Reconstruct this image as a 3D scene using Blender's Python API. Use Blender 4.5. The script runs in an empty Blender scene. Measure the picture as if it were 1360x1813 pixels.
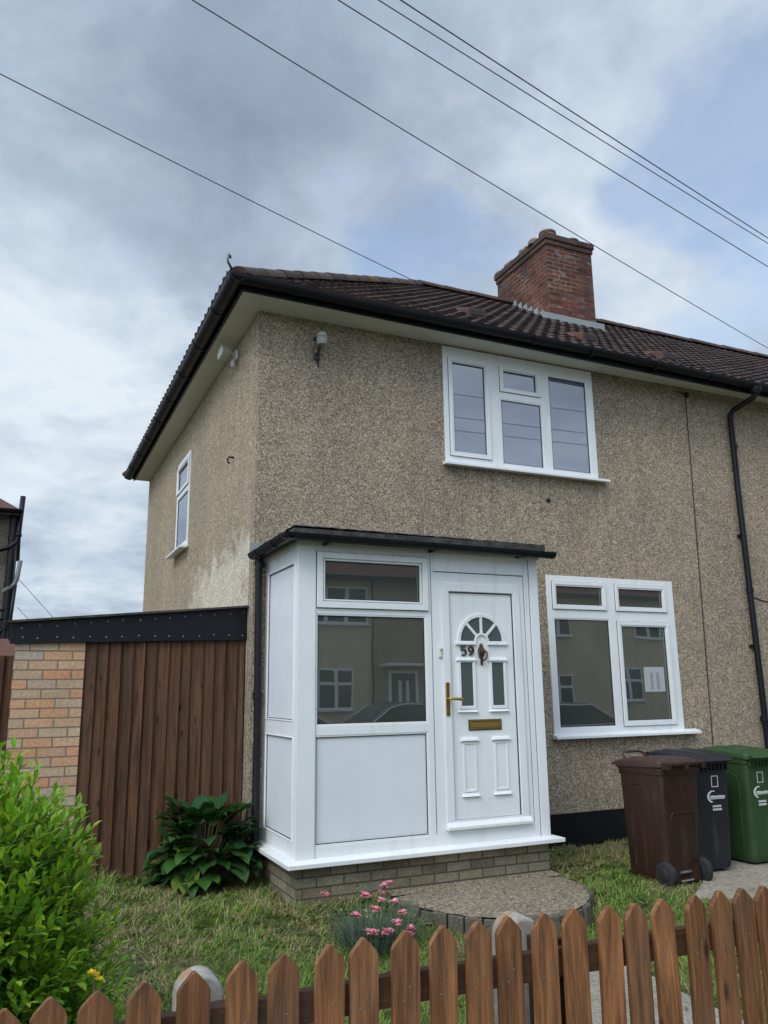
import bpy, bmesh, math, random
import numpy as np
from mathutils import Vector, Matrix, noise as mnoise

random.seed(7)
rng = np.random.default_rng(11)
scene = bpy.context.scene
COL = scene.collection
PI = math.pi

# ------------------------------------------------------------------ helpers
ROOT = {}          # object name -> world location of its top-level thing


def tag(o, label=None, cat=None, group=None, kind=None):
    if label: o['label'] = label
    if cat: o['category'] = cat
    if group: o['group'] = group
    if kind: o['kind'] = kind
    return o


def thing(name, label, cat, loc=(0, 0, 0), group=None):
    o = bpy.data.objects.new(name, None)
    o.empty_display_size = 0.1
    COL.objects.link(o)
    o.location = loc
    ROOT[o.name] = Vector(loc)
    return tag(o, label, cat, group)


class MB:
    """collects verts/faces (world coordinates) and builds one mesh object"""

    def __init__(self):
        self.v, self.f, self.m, self.c = [], [], [], []
        self.key = {}

    def vert(self, p):
        self.v.append(tuple(p))
        return len(self.v) - 1

    def face(self, idx, mat=0, col=None):
        self.f.append(tuple(idx)); self.m.append(mat); self.c.append(col)

    def poly(self, pts, mat=0, col=None):
        self.face([self.vert(p) for p in pts], mat, col)

    def box(self, x0, x1, y0, y1, z0, z1, mat=0, col=None):
        if x0 > x1: x0, x1 = x1, x0
        if y0 > y1: y0, y1 = y1, y0
        if z0 > z1: z0, z1 = z1, z0
        b = len(self.v)
        for z in (z0, z1):
            for (x, y) in ((x0, y0), (x1, y0), (x1, y1), (x0, y1)):
                self.v.append((x, y, z))
        for q in ((3, 2, 1, 0), (4, 5, 6, 7), (0, 1, 5, 4), (1, 2, 6, 5), (2, 3, 7, 6), (3, 0, 4, 7)):
            self.face([b + i for i in q], mat, col)

    def loft(self, rings, cap0=True, cap1=True, mat=0, col=None, closed=True):
        n = len(rings[0]); base = len(self.v)
        for r in rings:
            for p in r: self.v.append(tuple(p))
        m = n if closed else n - 1
        for k in range(len(rings) - 1):
            for i in range(m):
                j = (i + 1) % n
                self.face([base + k * n + i, base + k * n + j, base + (k + 1) * n + j, base + (k + 1) * n + i], mat, col)
        if cap0: self.face([base + i for i in range(n)][::-1], mat, col)
        if cap1: self.face([base + (len(rings) - 1) * n + i for i in range(n)], mat, col)

    def tube(self, pts, r, n=8, mat=0, col=None, caps=True):
        pts = [Vector(p) for p in pts]
        rs = r if isinstance(r, (list, tuple)) else [r] * len(pts)
        rings = []
        up = None
        for i, p in enumerate(pts):
            a = pts[max(0, i - 1)]; b = pts[min(len(pts) - 1, i + 1)]
            t = (b - a).normalized()
            if up is None:
                up = Vector((0, 0, 1)) if abs(t.z) < .9 else Vector((0, 1, 0))
            s = t.cross(up).normalized(); u = s.cross(t).normalized(); up = u
            rings.append([p + (s * math.cos(2 * PI * k / n) + u * math.sin(2 * PI * k / n)) * rs[i] for k in range(n)])
        self.loft(rings, caps, caps, mat, col)

    def lathe(self, prof, c, axis='z', n=20, mat=0, col=None):
        rings = []
        for (r, h) in prof:
            ring = []
            for k in range(n):
                a = 2 * PI * k / n
                x, y = r * math.cos(a), r * math.sin(a)
                if axis == 'z': p = (c[0] + x, c[1] + y, c[2] + h)
                elif axis == 'x': p = (c[0] + h, c[1] + x, c[2] + y)
                else: p = (c[0] + x, c[1] + h, c[2] - y)
                ring.append(p)
            rings.append(ring)
        self.loft(rings, True, True, mat, col)

    def prism(self, pts2, y0, y1, mat=0, col=None):
        """outline in x,z extruded along y"""
        self.loft([[(x, y0, z) for x, z in pts2], [(x, y1, z) for x, z in pts2]], mat=mat, col=col)

    def ringframe(self, x0, x1, z0, z1, w, yf, yb, mat=0, col=None):
        """mitred rectangular frame facing -y"""
        o = [(x0, z0), (x1, z0), (x1, z1), (x0, z1)]
        i = [(x0 + w, z0 + w), (x1 - w, z0 + w), (x1 - w, z1 - w), (x0 + w, z1 - w)]
        for k in range(4):
            j = (k + 1) % 4
            self.loft([[(p[0], y, p[1]) for p in (o[k], o[j], i[j], i[k])] for y in (yf, yb)], mat=mat, col=col)

    def plate(self, x0, x1, z0, z1, holes, yf, yb, mat=0, back=False, P=None):
        """flat plate facing -y with rectangular holes and their reveals; P maps (a,y,z) to world"""
        P = P or (lambda a, y, z: (a, y, z))
        xs = sorted(set([x0, x1] + [h[0] for h in holes] + [h[1] for h in holes]))
        zs = sorted(set([z0, z1] + [h[2] for h in holes] + [h[3] for h in holes]))
        ids = {}

        def V(a, y, z):
            k = (round(a, 5), round(y, 5), round(z, 5))
            if k not in ids: ids[k] = self.vert(P(a, y, z))
            return ids[k]

        def solid(i, k):
            if i < 0 or k < 0 or i >= len(xs) - 1 or k >= len(zs) - 1: return False
            cx, cz = (xs[i] + xs[i + 1]) / 2, (zs[k] + zs[k + 1]) / 2
            return not any(h[0] < cx < h[1] and h[2] < cz < h[3] for h in holes)
        for i in range(len(xs) - 1):
            for k in range(len(zs) - 1):
                if not solid(i, k): continue
                a, b, c, d = xs[i], xs[i + 1], zs[k], zs[k + 1]
                self.face([V(a, yf, c), V(b, yf, c), V(b, yf, d), V(a, yf, d)], mat)
                if back: self.face([V(a, yb, d), V(b, yb, d), V(b, yb, c), V(a, yb, c)], mat)
                if not solid(i - 1, k): self.face([V(a, yb, c), V(a, yf, c), V(a, yf, d), V(a, yb, d)], mat)
                if not solid(i + 1, k): self.face([V(b, yf, c), V(b, yb, c), V(b, yb, d), V(b, yf, d)], mat)
                if not solid(i, k - 1): self.face([V(a, yb, c), V(b, yb, c), V(b, yf, c), V(a, yf, c)], mat)
                if not solid(i, k + 1): self.face([V(a, yf, d), V(b, yf, d), V(b, yb, d), V(a, yb, d)], mat)

    def build(self, name, mats, parent=None, smooth=False, bevel=0, seg=2, autosmooth=None, normals=True):
        if not isinstance(mats, (list, tuple)): mats = [mats]
        me = bpy.data.meshes.new(name)
        off = Vector((0, 0, 0))
        root = parent
        while root is not None and root.parent is not None: root = root.parent
        if root is not None: off = ROOT.get(root.name, Vector((0, 0, 0)))
        me.from_pydata([(p[0] - off.x, p[1] - off.y, p[2] - off.z) for p in self.v], [], self.f)
        for m in mats: me.materials.append(m)
        me.polygons.foreach_set('material_index', self.m)
        if any(c is not None for c in self.c):
            at = me.color_attributes.new('col', 'FLOAT_COLOR', 'CORNER')
            arr = []
            for f, c in zip(self.f, self.c):
                c = c or (1, 1, 1)
                arr.extend(list(c[:3]) + [1.0] if False else [c[0], c[1], c[2], 1.0] * 1 if False else [])
                for _ in f: arr.extend((c[0], c[1], c[2], 1.0))
            at.data.foreach_set('color', arr)
        if normals:
            bm = bmesh.new(); bm.from_mesh(me)
            bmesh.ops.recalc_face_normals(bm, faces=bm.faces)
            bm.to_mesh(me); bm.free()
        if smooth or autosmooth:
            me.polygons.foreach_set('use_smooth', [True] * len(me.polygons))
            if autosmooth: me.set_sharp_from_angle(angle=math.radians(autosmooth))
        me.update()
        o = bpy.data.objects.new(name, me)
        COL.objects.link(o)
        if parent is not None: o.parent = parent
        if bevel:
            b = o.modifiers.new('Bevel', 'BEVEL'); b.width = bevel; b.segments = seg
            b.limit_method = 'ANGLE'; b.angle_limit = math.radians(40)
        return o


def smooth01(a, b, x):
    t = min(1, max(0, (x - a) / (b - a))); return t * t * (3 - 2 * t)


# ------------------------------------------------------------------ materials
class NT:
    def __init__(self, name):
        self.mat = bpy.data.materials.new(name); self.mat.use_nodes = True
        self.t = self.mat.node_tree; self.n = self.t.nodes; self.b = self.n['Principled BSDF']

    def add(self, typ, **kw):
        nd = self.n.new(typ)
        for k, v in kw.items():
            if k in ('inp',):
                for a, b in v.items():
                    s = nd.inputs[a]
                    if hasattr(b, 'is_linked') or isinstance(b, bpy.types.NodeSocket): self.t.links.new(b, s)
                    else: s.default_value = b
            else: setattr(nd, k, v)
        return nd

    def link(self, a, b): self.t.links.new(a, b)

    def coord(self, kind='Object'): return self.add('ShaderNodeTexCoord').outputs[kind]

    def geo(self): return self.add('ShaderNodeNewGeometry')

    def mapping(self, vec, scale=(1, 1, 1), loc=(0, 0, 0)):
        return self.add('ShaderNodeMapping', inp={'Vector': vec, 'Scale': scale, 'Location': loc}).outputs[0]

    def noise(self, vec, scale, detail=4, rough=.55, dist=0):
        return self.add('ShaderNodeTexNoise', inp={'Vector': vec, 'Scale': scale, 'Detail': detail, 'Roughness': rough, 'Distortion': dist})

    def ramp(self, fac, stops, interp='LINEAR'):
        r = self.add('ShaderNodeValToRGB', inp={'Fac': fac})
        e = r.color_ramp.elements; r.color_ramp.interpolation = interp
        while len(e) < len(stops): e.new(.5)
        for i, (p, c) in enumerate(stops):
            e[i].position = p
            e[i].color = (c, c, c, 1) if isinstance(c, (int, float)) else (*c, 1)
        return r.outputs[0]

    def mix(self, fac, a, b, mode='MIX'):
        m = self.add('ShaderNodeMix', data_type='RGBA', blend_type=mode)
        for s, v in ((m.inputs[0], fac), (m.inputs[6], a), (m.inputs[7], b)):
            if isinstance(v, bpy.types.NodeSocket): self.link(v, s)
            elif isinstance(v, (int, float)): s.default_value = v if s.type == 'VALUE' else (v, v, v, 1)
            else: s.default_value = (*v, 1)
        return m.outputs[2]

    def math(self, op, a, b=0.0, clamp=False):
        m = self.add('ShaderNodeMath', operation=op, use_clamp=clamp)
        for s, v in zip(m.inputs, (a, b)):
            if isinstance(v, bpy.types.NodeSocket): self.link(v, s)
            else: s.default_value = v
        return m.outputs[0]

    def bump(self, h, strength=.3, dist=.01):
        b = self.add('ShaderNodeBump', inp={'Height': h, 'Strength': strength, 'Distance': dist})
        self.link(b.outputs[0], self.b.inputs['Normal']); return b

    def out(self, col=None, rough=None, **kw):
        if col is not None:
            if isinstance(col, bpy.types.NodeSocket): self.link(col, self.b.inputs['Base Color'])
            else: self.b.inputs['Base Color'].default_value = (*col, 1)
        if rough is not None:
            if isinstance(rough, bpy.types.NodeSocket): self.link(rough, self.b.inputs['Roughness'])
            else: self.b.inputs['Roughness'].default_value = rough
        for k, v in kw.items(): self.b.inputs[k.replace('_', ' ')].default_value = v
        return self.mat


def wpos(t): return t.geo().outputs['Position']


def simple(name, col, rough=.5, var=.15, scale=6, bump=0, bscale=200, **kw):
    t = NT(name); p = t.coord()
    n = t.noise(p, scale, 5).outputs[0]
    c = t.mix(n, tuple(x * (1 - var) for x in col), tuple(x * (1 + var) for x in col))
    if bump: t.bump(t.noise(p, bscale, 3).outputs[0], bump, .004)
    r = t.ramp(t.noise(p, scale * 2.3, 4).outputs[0], [(.3, rough * .85), (.7, min(1, rough * 1.2))])
    return t.out(c, r, **kw)


def mat_pebble(name, tint=(1, 1, 1), patch=False, dark=1.0, runs=False):
    t = NT(name); p = wpos(t)
    v1 = t.add('ShaderNodeTexVoronoi', inp={'Vector': p, 'Scale': 90.0, 'Randomness': 1.0})
    rnd = t.add('ShaderNodeSeparateColor', inp={0: v1.outputs['Color']}).outputs[0]
    d = dark
    stones = t.ramp(rnd, [(0, (.12 * d, .10 * d, .083 * d)), (.15, (.20 * d, .165 * d, .132 * d)), (.42, (.285 * d, .235 * d, .187 * d)),
                          (.66, (.34 * d, .288 * d, .23 * d)), (.88, (.42 * d, .37 * d, .305 * d)), (1, (.58 * d, .53 * d, .46 * d))])
    v2 = t.add('ShaderNodeTexVoronoi', inp={'Vector': p, 'Scale': 170.0})
    g2 = t.add('ShaderNodeSeparateColor', inp={0: v2.outputs['Color']}).outputs[1]
    c = t.mix(t.ramp(g2, [(.2, .55), (.9, 1.35)]), (0, 0, 0), stones, 'MULTIPLY') if False else t.mix(.32, stones, t.mix(1.0, stones, t.ramp(g2, [(.1, .66), (.9, 1.36)]), 'MULTIPLY'))
    edge = t.ramp(v1.outputs['Distance'], [(.0, 1.0), (.75, .8)])
    c = t.mix(.7, c, t.mix(1.0, c, edge, 'MULTIPLY'))
    big = t.noise(p, .9, 6, .6).outputs[0]
    c = t.mix(1.0, c, t.ramp(big, [(.3, (.84 * tint[0], .85 * tint[1], .86 * tint[2])), (.7, (1.1 * tint[0], 1.08 * tint[1], 1.04 * tint[2]))]), 'MULTIPLY')
    med = t.noise(p, 7, 4, .6).outputs[0]
    c = t.mix(.35, c, t.mix(1.0, c, t.ramp(med, [(.35, (.72, .76, .72)), (.65, (1.25, 1.18, 1.1))]), 'MULTIPLY'))
    # streaky weathering runs and damp greenish grime
    st = t.noise(t.mapping(p, (5, 5, .45)), 1.0, 5, .6).outputs[0]
    c = t.mix(t.ramp(st, [(.52, 0.0), (.72, .38)]), c, t.mix(1.0, c, (.62, .66, .6), 'MULTIPLY'))
    if runs:   # dirty run-off streaks that hang below the sills
        sp = t.add('ShaderNodeSeparateXYZ', inp={0: p})
        for (xa, xb, zt_, ln_) in ((2.0, 4.14, 3.89, 1.0), (3.2, 5.16, 1.08, .75)):
            inx = t.math('MULTIPLY', t.math('GREATER_THAN', sp.outputs[0], xa), t.math('LESS_THAN', sp.outputs[0], xb))
            dz = t.math('DIVIDE', t.math('SUBTRACT', zt_, sp.outputs[2]), ln_)
            fz = t.math('MULTIPLY', t.math('GREATER_THAN', dz, 0.0), t.math('SUBTRACT', 1.0, dz, True))
            ns = t.ramp(t.noise(t.mapping(p, (9, 9, .5)), 1.0, 5, .65).outputs[0], [(.42, 0.0), (.7, .4)])
            c = t.mix(t.math('MULTIPLY', t.math('MULTIPLY', inx, fz), ns), c, t.mix(1.0, c, (.45, .45, .42), 'MULTIPLY'))
        ns = t.ramp(t.math('ADD', t.noise(p, 1.3, 6, .65).outputs[0], t.math('MULTIPLY', t.math('SUBTRACT', sp.outputs[2], 4.6), .18)), [(.48, 0.0), (.72, .45)])
        c = t.mix(ns, c, t.mix(1.0, c, (.66, .69, .67), 'MULTIPLY'))
    if patch:
        sx = t.add('ShaderNodeSeparateXYZ', inp={0: p})
        w = t.noise(p, 3.2, 6, .65, .6).outputs[0]
        # limescale bloom on the side wall just above the lean-to roof
        a = t.math('SUBTRACT', 1.0, t.math('ABSOLUTE', t.math('DIVIDE', t.math('SUBTRACT', sx.outputs[1], 1.35), 2.0)))
        b = t.math('SUBTRACT', 1.0, t.math('ABSOLUTE', t.math('DIVIDE', t.math('SUBTRACT', sx.outputs[2], 2.45), .75)))
        s = t.math('ADD', t.math('MINIMUM', a, b), t.math('MULTIPLY', t.math('SUBTRACT', w, .5), 1.7))
        f = t.ramp(s, [(.12, 0.0), (.5, .85)])
        c = t.mix(f, c, t.mix(.65, (.60, .58, .54), t.mix(1.0, c, (1.9, 1.95, 2.05), 'MULTIPLY')))
    t.bump(t.math('ADD', t.math('MULTIPLY', v1.outputs['Distance'], -1.0), t.math('MULTIPLY', v2.outputs['Distance'], -.4)), .35, .005)
    return t.out(c, .9, Specular_IOR_Level=.25)


def brick_vec(t):
    p = wpos(t)
    s = t.add('ShaderNodeSeparateXYZ', inp={0: p})
    n = t.add('ShaderNodeSeparateXYZ', inp={0: t.geo().outputs['True Normal']})
    ax = t.math('GREATER_THAN', t.math('ABSOLUTE', n.outputs[0]), .6)
    u = t.math('ADD', t.math('MULTIPLY', s.outputs[1], ax), t.math('MULTIPLY', s.outputs[0], t.math('SUBTRACT', 1.0, ax)))
    return t.add('ShaderNodeCombineXYZ', inp={0: u, 1: s.outputs[2], 2: 0.0}).outputs[0], p


def mat_brick(name, stops, mortar, dirt=(.6, .6, .6), dirt_amt=.4, mort_noise=False, bw=.225, bh=.075, off=(0, 0), sooty=False):
    t = NT(name); v, p = brick_vec(t)
    v = t.mapping(v, (1, 1, 1), (off[0], off[1], 0))
    wob = t.noise(p, 30, 3).outputs[1]
    vv = t.add('ShaderNodeVectorMath', operation='ADD', inp={0: v, 1: t.add('ShaderNodeVectorMath', operation='SCALE', inp={0: t.add('ShaderNodeVectorMath', operation='SUBTRACT', inp={0: wob, 1: (.5, .5, .5)}).outputs[0], 'Scale': .006}).outputs[0]}).outputs[0]
    b = t.add('ShaderNodeTexBrick', offset=.5, inp={'Vector': vv, 'Color1': (0, 0, 0, 1), 'Color2': (1, 1, 1, 1), 'Mortar': (.5, .5, .5, 1), 'Scale': 1.0,
              'Mortar Size': .006, 'Mortar Smooth': .15, 'Bias': 0.0, 'Brick Width': bw, 'Row Height': bh})
    r = t.add('ShaderNodeSeparateColor', inp={0: b.outputs[0]}).outputs[0]
    c = t.ramp(r, stops)
    n1 = t.noise(p, 40, 5, .65).outputs[0]
    c = t.mix(.6, c, t.mix(1.0, c, t.ramp(n1, [(.3, .6), (.7, 1.35)]), 'MULTIPLY'))
    n2 = t.noise(p, 3.5, 5, .6).outputs[0]
    c = t.mix(t.ramp(n2, [(.4, 0.0), (.7, dirt_amt)]), c, t.mix(1.0, c, dirt, 'MULTIPLY'))
    mc = t.mix(t.noise(p, 14, 3).outputs[0], tuple(x * .7 for x in mortar), tuple(min(.9, x * 1.25) for x in mortar))
    fac = b.outputs[1]
    if mort_noise:   # weathered joints: pale only in places, white smears on some bricks
        k = t.ramp(t.noise(p, 1.7, 5, .6).outputs[0], [(.42, 0.0), (.58, 1.0)])
        mc = t.mix(k, (.075, .05, .045), mc)
        sm = t.ramp(t.noise(t.mapping(p, (1, 1, 2.2)), 3.0, 6, .7, .4).outputs[0], [(.575, 0.0), (.64, .6)])
        c = t.mix(sm, c, (.38, .33, .30))
    c = t.mix(fac, c, mc)
    if sooty:
        s = t.add('ShaderNodeSeparateXYZ', inp={0: p})
        soot = t.math('MULTIPLY', t.ramp(t.math('ADD', s.outputs[2], t.math('MULTIPLY', n2, .5)), [(0, 0.0), (1, 1.0)]), 1.0)
        mr = t.add('ShaderNodeMapRange', inp={'Value': t.math('ADD', s.outputs[2], t.math('MULTIPLY', n2, .8)), 'From Min': 7.9, 'From Max': 8.9, 'To Min': 0.0, 'To Max': .75})
        c = t.mix(mr.outputs[0], c, t.mix(1.0, c, (.42, .42, .45), 'MULTIPLY'))
    t.bump(t.math('ADD', t.math('MULTIPLY', fac, -1.0), t.math('MULTIPLY', n1, .25)), .6, .008)
    return t.out(c, .9, Specular_IOR_Level=.25)


def mat_wood(name, dark, light, knots=True, attr=True, rough=.7, zs=1.2, freq=26, stain=0.0, axis='z'):
    t = NT(name); p = t.coord()
    oi = t.add('ShaderNodeObjectInfo')
    rv = t.add('ShaderNodeVectorMath', operation='SCALE', inp={0: (3.7, 9.1, 5.3), 'Scale': oi.outputs['Random']}).outputs[0]
    q = t.add('ShaderNodeVectorMath', operation='ADD', inp={0: p, 1: t.add('ShaderNodeVectorMath', operation='SCALE', inp={0: rv, 'Scale': 7.0}).outputs[0]}).outputs[0]
    sc = (freq, freq, zs) if axis == 'z' else (zs, freq, freq)
    g = t.noise(t.mapping(q, sc), 1.0, 6, .65, 1.2).outputs[0]
    fine = t.noise(t.mapping(q, tuple(s * 5 for s in sc)), 1.0, 3, .6).outputs[0]
    c = t.ramp(g, [(.33, dark), (.5, tuple((a + b) / 2 for a, b in zip(dark, light))), (.68, light)])
    c = t.mix(.7, c, t.mix(1.0, c, t.ramp(fine, [(.3, .6), (.7, 1.35)]), 'MULTIPLY'))
    if knots:
        v = t.add('ShaderNodeTexVoronoi', inp={'Vector': t.mapping(q, (9, 9, 3.4)), 'Scale': 1.0})
        c = t.mix(t.ramp(v.outputs['Distance'], [(.05, .9), (.16, 0.0)]), c, tuple(x * .22 for x in dark))
    pv = t.ramp(oi.outputs['Random'], [(0, (.75, .73, .72)), (1, (1.22, 1.18, 1.12))])
    c = t.mix(1.0, c, pv, 'MULTIPLY')
    if attr:
        a = t.add('ShaderNodeVertexColor', layer_name='col')
        c = t.mix(1.0, c, a.outputs[0], 'MULTIPLY')
    if stain:
        n = t.noise(q, 2.2, 5, .65).outputs[0]
        c = t.mix(t.ramp(n, [(.45, 0.0), (.72, stain)]), c, (.085, .075, .06))
    t.bump(t.math('ADD', g, t.math('MULTIPLY', fine, .6)), .35, .004)
    return t.out(c, rough, Specular_IOR_Level=.3)


def mat_leaf(name, rough=.45, trans=.35, tcol=(1.0, 1.15, .45)):
    t = NT(name)
    a = t.add('ShaderNodeVertexColor', layer_name='col').outputs[0]
    n = t.noise(t.coord(), 60, 3).outputs[0]
    c = t.mix(1.0, a, t.ramp(n, [(.3, .8), (.7, 1.2)]), 'MULTIPLY')
    t.out(c, rough, Specular_IOR_Level=.4)
    tr = t.add('ShaderNodeBsdfTranslucent', inp={'Color': t.mix(1.0, c, tcol, 'MULTIPLY')})
    m = t.add('ShaderNodeMixShader', inp={0: trans, 1: t.b.outputs[0], 2: tr.outputs[0]})
    t.link(m.outputs[0], t.n['Material Output'].inputs[0])
    return t.mat


def mat_glass(name, tint=(.55, .6, .58), ior=1.9, gcol=(1, 1, 1), wob=.0, refl_tint=(.6, .66, .62), amt=.12):
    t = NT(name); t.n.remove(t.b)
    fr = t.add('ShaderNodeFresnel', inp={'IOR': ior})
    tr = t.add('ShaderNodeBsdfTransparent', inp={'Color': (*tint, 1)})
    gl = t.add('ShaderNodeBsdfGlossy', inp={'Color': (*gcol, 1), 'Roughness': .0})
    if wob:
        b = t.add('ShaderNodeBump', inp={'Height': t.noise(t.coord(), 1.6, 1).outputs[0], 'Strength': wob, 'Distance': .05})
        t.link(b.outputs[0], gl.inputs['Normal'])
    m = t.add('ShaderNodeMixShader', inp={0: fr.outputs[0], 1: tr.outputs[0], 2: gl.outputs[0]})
    df = t.add('ShaderNodeBsdfDiffuse', inp={'Color': (*refl_tint, 1)})  # diffuse tint painted over the glass to imitate brighter reflections of sky and street
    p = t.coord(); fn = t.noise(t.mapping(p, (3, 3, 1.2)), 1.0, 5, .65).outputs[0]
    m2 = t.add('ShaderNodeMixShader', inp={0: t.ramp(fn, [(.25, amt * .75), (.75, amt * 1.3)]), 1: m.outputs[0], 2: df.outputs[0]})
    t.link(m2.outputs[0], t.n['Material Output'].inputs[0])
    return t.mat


def mat_plastic_white(name, col=(.80, .815, .815), rough=.34, streak=.34):
    t = NT(name); p = wpos(t)
    n = t.noise(p, 2.4, 5, .6).outputs[0]
    c = t.mix(t.ramp(n, [(.45, 0.0), (.8, .5)]), col, tuple(x * .88 for x in col))
    d = t.noise(t.mapping(p, (9, 9, 1.2)), 1.0, 5, .65).outputs[0]
    c = t.mix(t.ramp(d, [(.54, 0.0), (.76, streak)]), c, (.46, .46, .41))
    e = t.noise(p, 26, 5, .75).outputs[0]
    c = t.mix(t.ramp(e, [(.62, 0.0), (.72, .3)]), c, (.4, .39, .34))
    r = t.ramp(t.noise(p, 5, 4).outputs[0], [(.3, rough * .8), (.7, rough * 1.3)])
    return t.out(c, r)


M = {}
M['pebble_front'] = mat_pebble('pebbledash_front', (1.17, 1.115, 1.045), runs=True)
M['pebble_side'] = mat_pebble('pebbledash_side', (1.26, 1.21, 1.05), patch=True)
M['pebble_next'] = mat_pebble('pebbledash_next', (1.17, 1.10, 1.02))
M['upvc'] = mat_plastic_white('white_upvc')
M['upvc_panel'] = mat_plastic_white('white_upvc_panel', (.73, .755, .785), .38, .10)
M['soffit'] = simple('soffit_paint', (.64, .63, .57), .55, .08, 3)
M['black'] = simple('black_plastic', (.007, .008, .011), .42, .35, 7, Specular_IOR_Level=.3)
M['gasket'] = simple('black_gasket', (.02, .02, .022), .6, .2, 8)
M['wire'] = simple('weathered_wire', (.045, .047, .055), .6, .2, 3)
M['chrome'] = simple('chrome_trim', (.75, .76, .77), .3, .05, 3)
M['greylamp'] = simple('grey_lamp_plastic', (.36, .35, .32), .5, .1, 9)
M['paper'] = simple('white_paper', (.42, .43, .45), .8, .03, 3)
M['faded_print'] = simple('faded_print', (.27, .28, .30), .8, .2, 30)
M['plinth'] = simple('plinth_bitumen_paint', (.006, .007, .010), .55, .4, 5, .3, 60, Specular_IOR_Level=.25)
M['glass'] = mat_glass('window_glass', (.88, .93, .91), 3.1, wob=.015, refl_tint=(.55, .63, .57), amt=.075)
M['glass_up'] = mat_glass('upstairs_glass', (.92, .94, .98), 3.8, refl_tint=(.52, .62, .84), amt=.20)
M['obscure'] = simple('obscure_glass', (.085, .1, .1), .12, .3, 50, .25, 120)
M['curtain'] = simple('net_curtain', (.60, .70, .90), .9, .05, 3)
M['room'] = simple('room_plaster', (.45, .38, .26), .9, .3, 1.5)
M['room_dark'] = simple('porch_inside', (.45, .45, .42), .9, .3, 1.5)
M['greypipe'] = simple('grey_pipe', (.16, .17, .18), .6, .2, 8)
M['brass'] = simple('brass', (.5, .33, .09), .3, .2, 20, Metallic=1.0)
M['bronze'] = simple('aged_bronze', (.13, .085, .05), .42, .4, 30, Metallic=.8)
M['number'] = simple('number_metal', (.05, .035, .028), .5, .2, 30)
M['lead'] = simple('lead_flashing', (.26, .285, .285), .6, .2, 9)
M['pot'] = simple('weathered_pot', (.16, .11, .082), .9, .4, 9)
M['felt'] = None
M['steel'] = simple('galvanised_steel', (.2, .205, .21), .5, .25, 12, Metallic=.6)
M['concrete_post'] = None
M['pier_brick'] = mat_brick('stock_brick', [(0, (.46, .32, .20)), (.25, (.52, .39, .265)), (.45, (.58, .31, .17)), (.62, (.42, .35, .265)), (.8, (.60, .27, .14)), (1, (.56, .37, .23))], (.20, .16, .12), bh=.078, off=(.03, .01))
M['base_brick'] = mat_brick('weathered_brick', [(0, (.19, .15, .11)), (.4, (.29, .24, .17)), (.7, (.25, .22, .175)), (1, (.34, .29, .20))], (.085, .075, .06), (.5, .56, .46), .7, off=(.05, .022))
M['chim_brick'] = mat_brick('chimney_brick', [(0, (.115, .048, .036)), (.35, (.19, .07, .046)), (.6, (.25, .095, .058)), (.8, (.20, .10, .075)), (1, (.12, .06, .05))], (.34, .27, .22), (.4, .38, .4), .8, True, sooty=True)


def mat_felt():
    t = NT('mossy_roof_felt'); p = wpos(t)
    n = t.noise(p, 9, 6, .7).outputs[0]
    c = t.ramp(n, [(.35, (.022, .022, .022)), (.55, (.06, .06, .055)), (.75, (.10, .105, .075))])
    t.bump(n, .7, .02)
    return t.out(c, .95)


def mat_concrete(name, a, b, agg=.5, sc=110, mossy=0.0):
    t = NT(name); p = wpos(t)
    v = t.add('ShaderNodeTexVoronoi', inp={'Vector': p, 'Scale': float(sc)})
    r = t.add('ShaderNodeSeparateColor', inp={0: v.outputs['Color']}).outputs[0]
    n = t.noise(p, 1.8, 6, .62).outputs[0]
    c = t.mix(n, a, b)
    c = t.mix(agg, c, t.mix(1.0, c, t.ramp(r, [(0, .3), (.5, 1.0), (1, 1.9)]), 'MULTIPLY'))
    n2 = t.noise(p, 5, 6, .7, .5).outputs[0]
    c = t.mix(t.ramp(n2, [(.5, 0.0), (.75, .55)]), c, t.mix(1.0, c, (.5, .5, .47), 'MULTIPLY'))
    if mossy:
        n3 = t.noise(p, 4, 6, .7).outputs[0]
        c = t.mix(t.ramp(n3, [(.5, 0.0), (.66, mossy)]), c, (.07, .08, .035))
    t.bump(t.math('ADD', v.outputs['Distance'], n2), .5, .006)
    return t.out(c, .92, Specular_IOR_Level=.25)


M['felt'] = mat_felt()
M['edge_brick'] = mat_concrete('mossy_edging_brick', (.085, .08, .065), (.15, .135, .105), .3, 60, .6)
M['aggregate'] = mat_concrete('exposed_aggregate', (.175, .142, .10), (.25, .205, .15), .8, 75)
M['path'] = mat_concrete('path_concrete', (.24, .215, .175), (.33, .30, .25), .35, 90, .3)
M['paving'] = mat_concrete('paving_concrete', (.25, .215, .17), (.35, .31, .25), .3, 60, .35)
M['pavement'] = mat_concrete('pavement_slabs', (.25, .245, .235), (.33, .32, .30), .2, 60)
M['road'] = mat_concrete('road_asphalt', (.045, .045, .047), (.06, .06, .06), .5, 70)


def mat_post():
    t = NT('old_concrete_post'); p = t.coord()
    n = t.noise(p, 9, 6, .7).outputs[0]
    c = t.ramp(n, [(.3, (.17, .16, .14)), (.5, (.30, .285, .25)), (.7, (.40, .38, .33))])
    k = t.noise(t.mapping(p, (1, 1, 1), (2, 5, 1)), 14, 5, .7).outputs[0]
    c = t.mix(t.ramp(k, [(.54, 0.0), (.60, .85)]), c, (.33, .17, .085))
    g = t.noise(t.mapping(p, (1, 1, 1), (7, 2, 3)), 6, 5, .7).outputs[0]
    c = t.mix(t.ramp(g, [(.48, 0.0), (.58, .75)]), c, (.15, .155, .16))
    t.bump(n, .6, .01)
    return t.out(c, .9)


M['concrete_post'] = mat_post()


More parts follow.
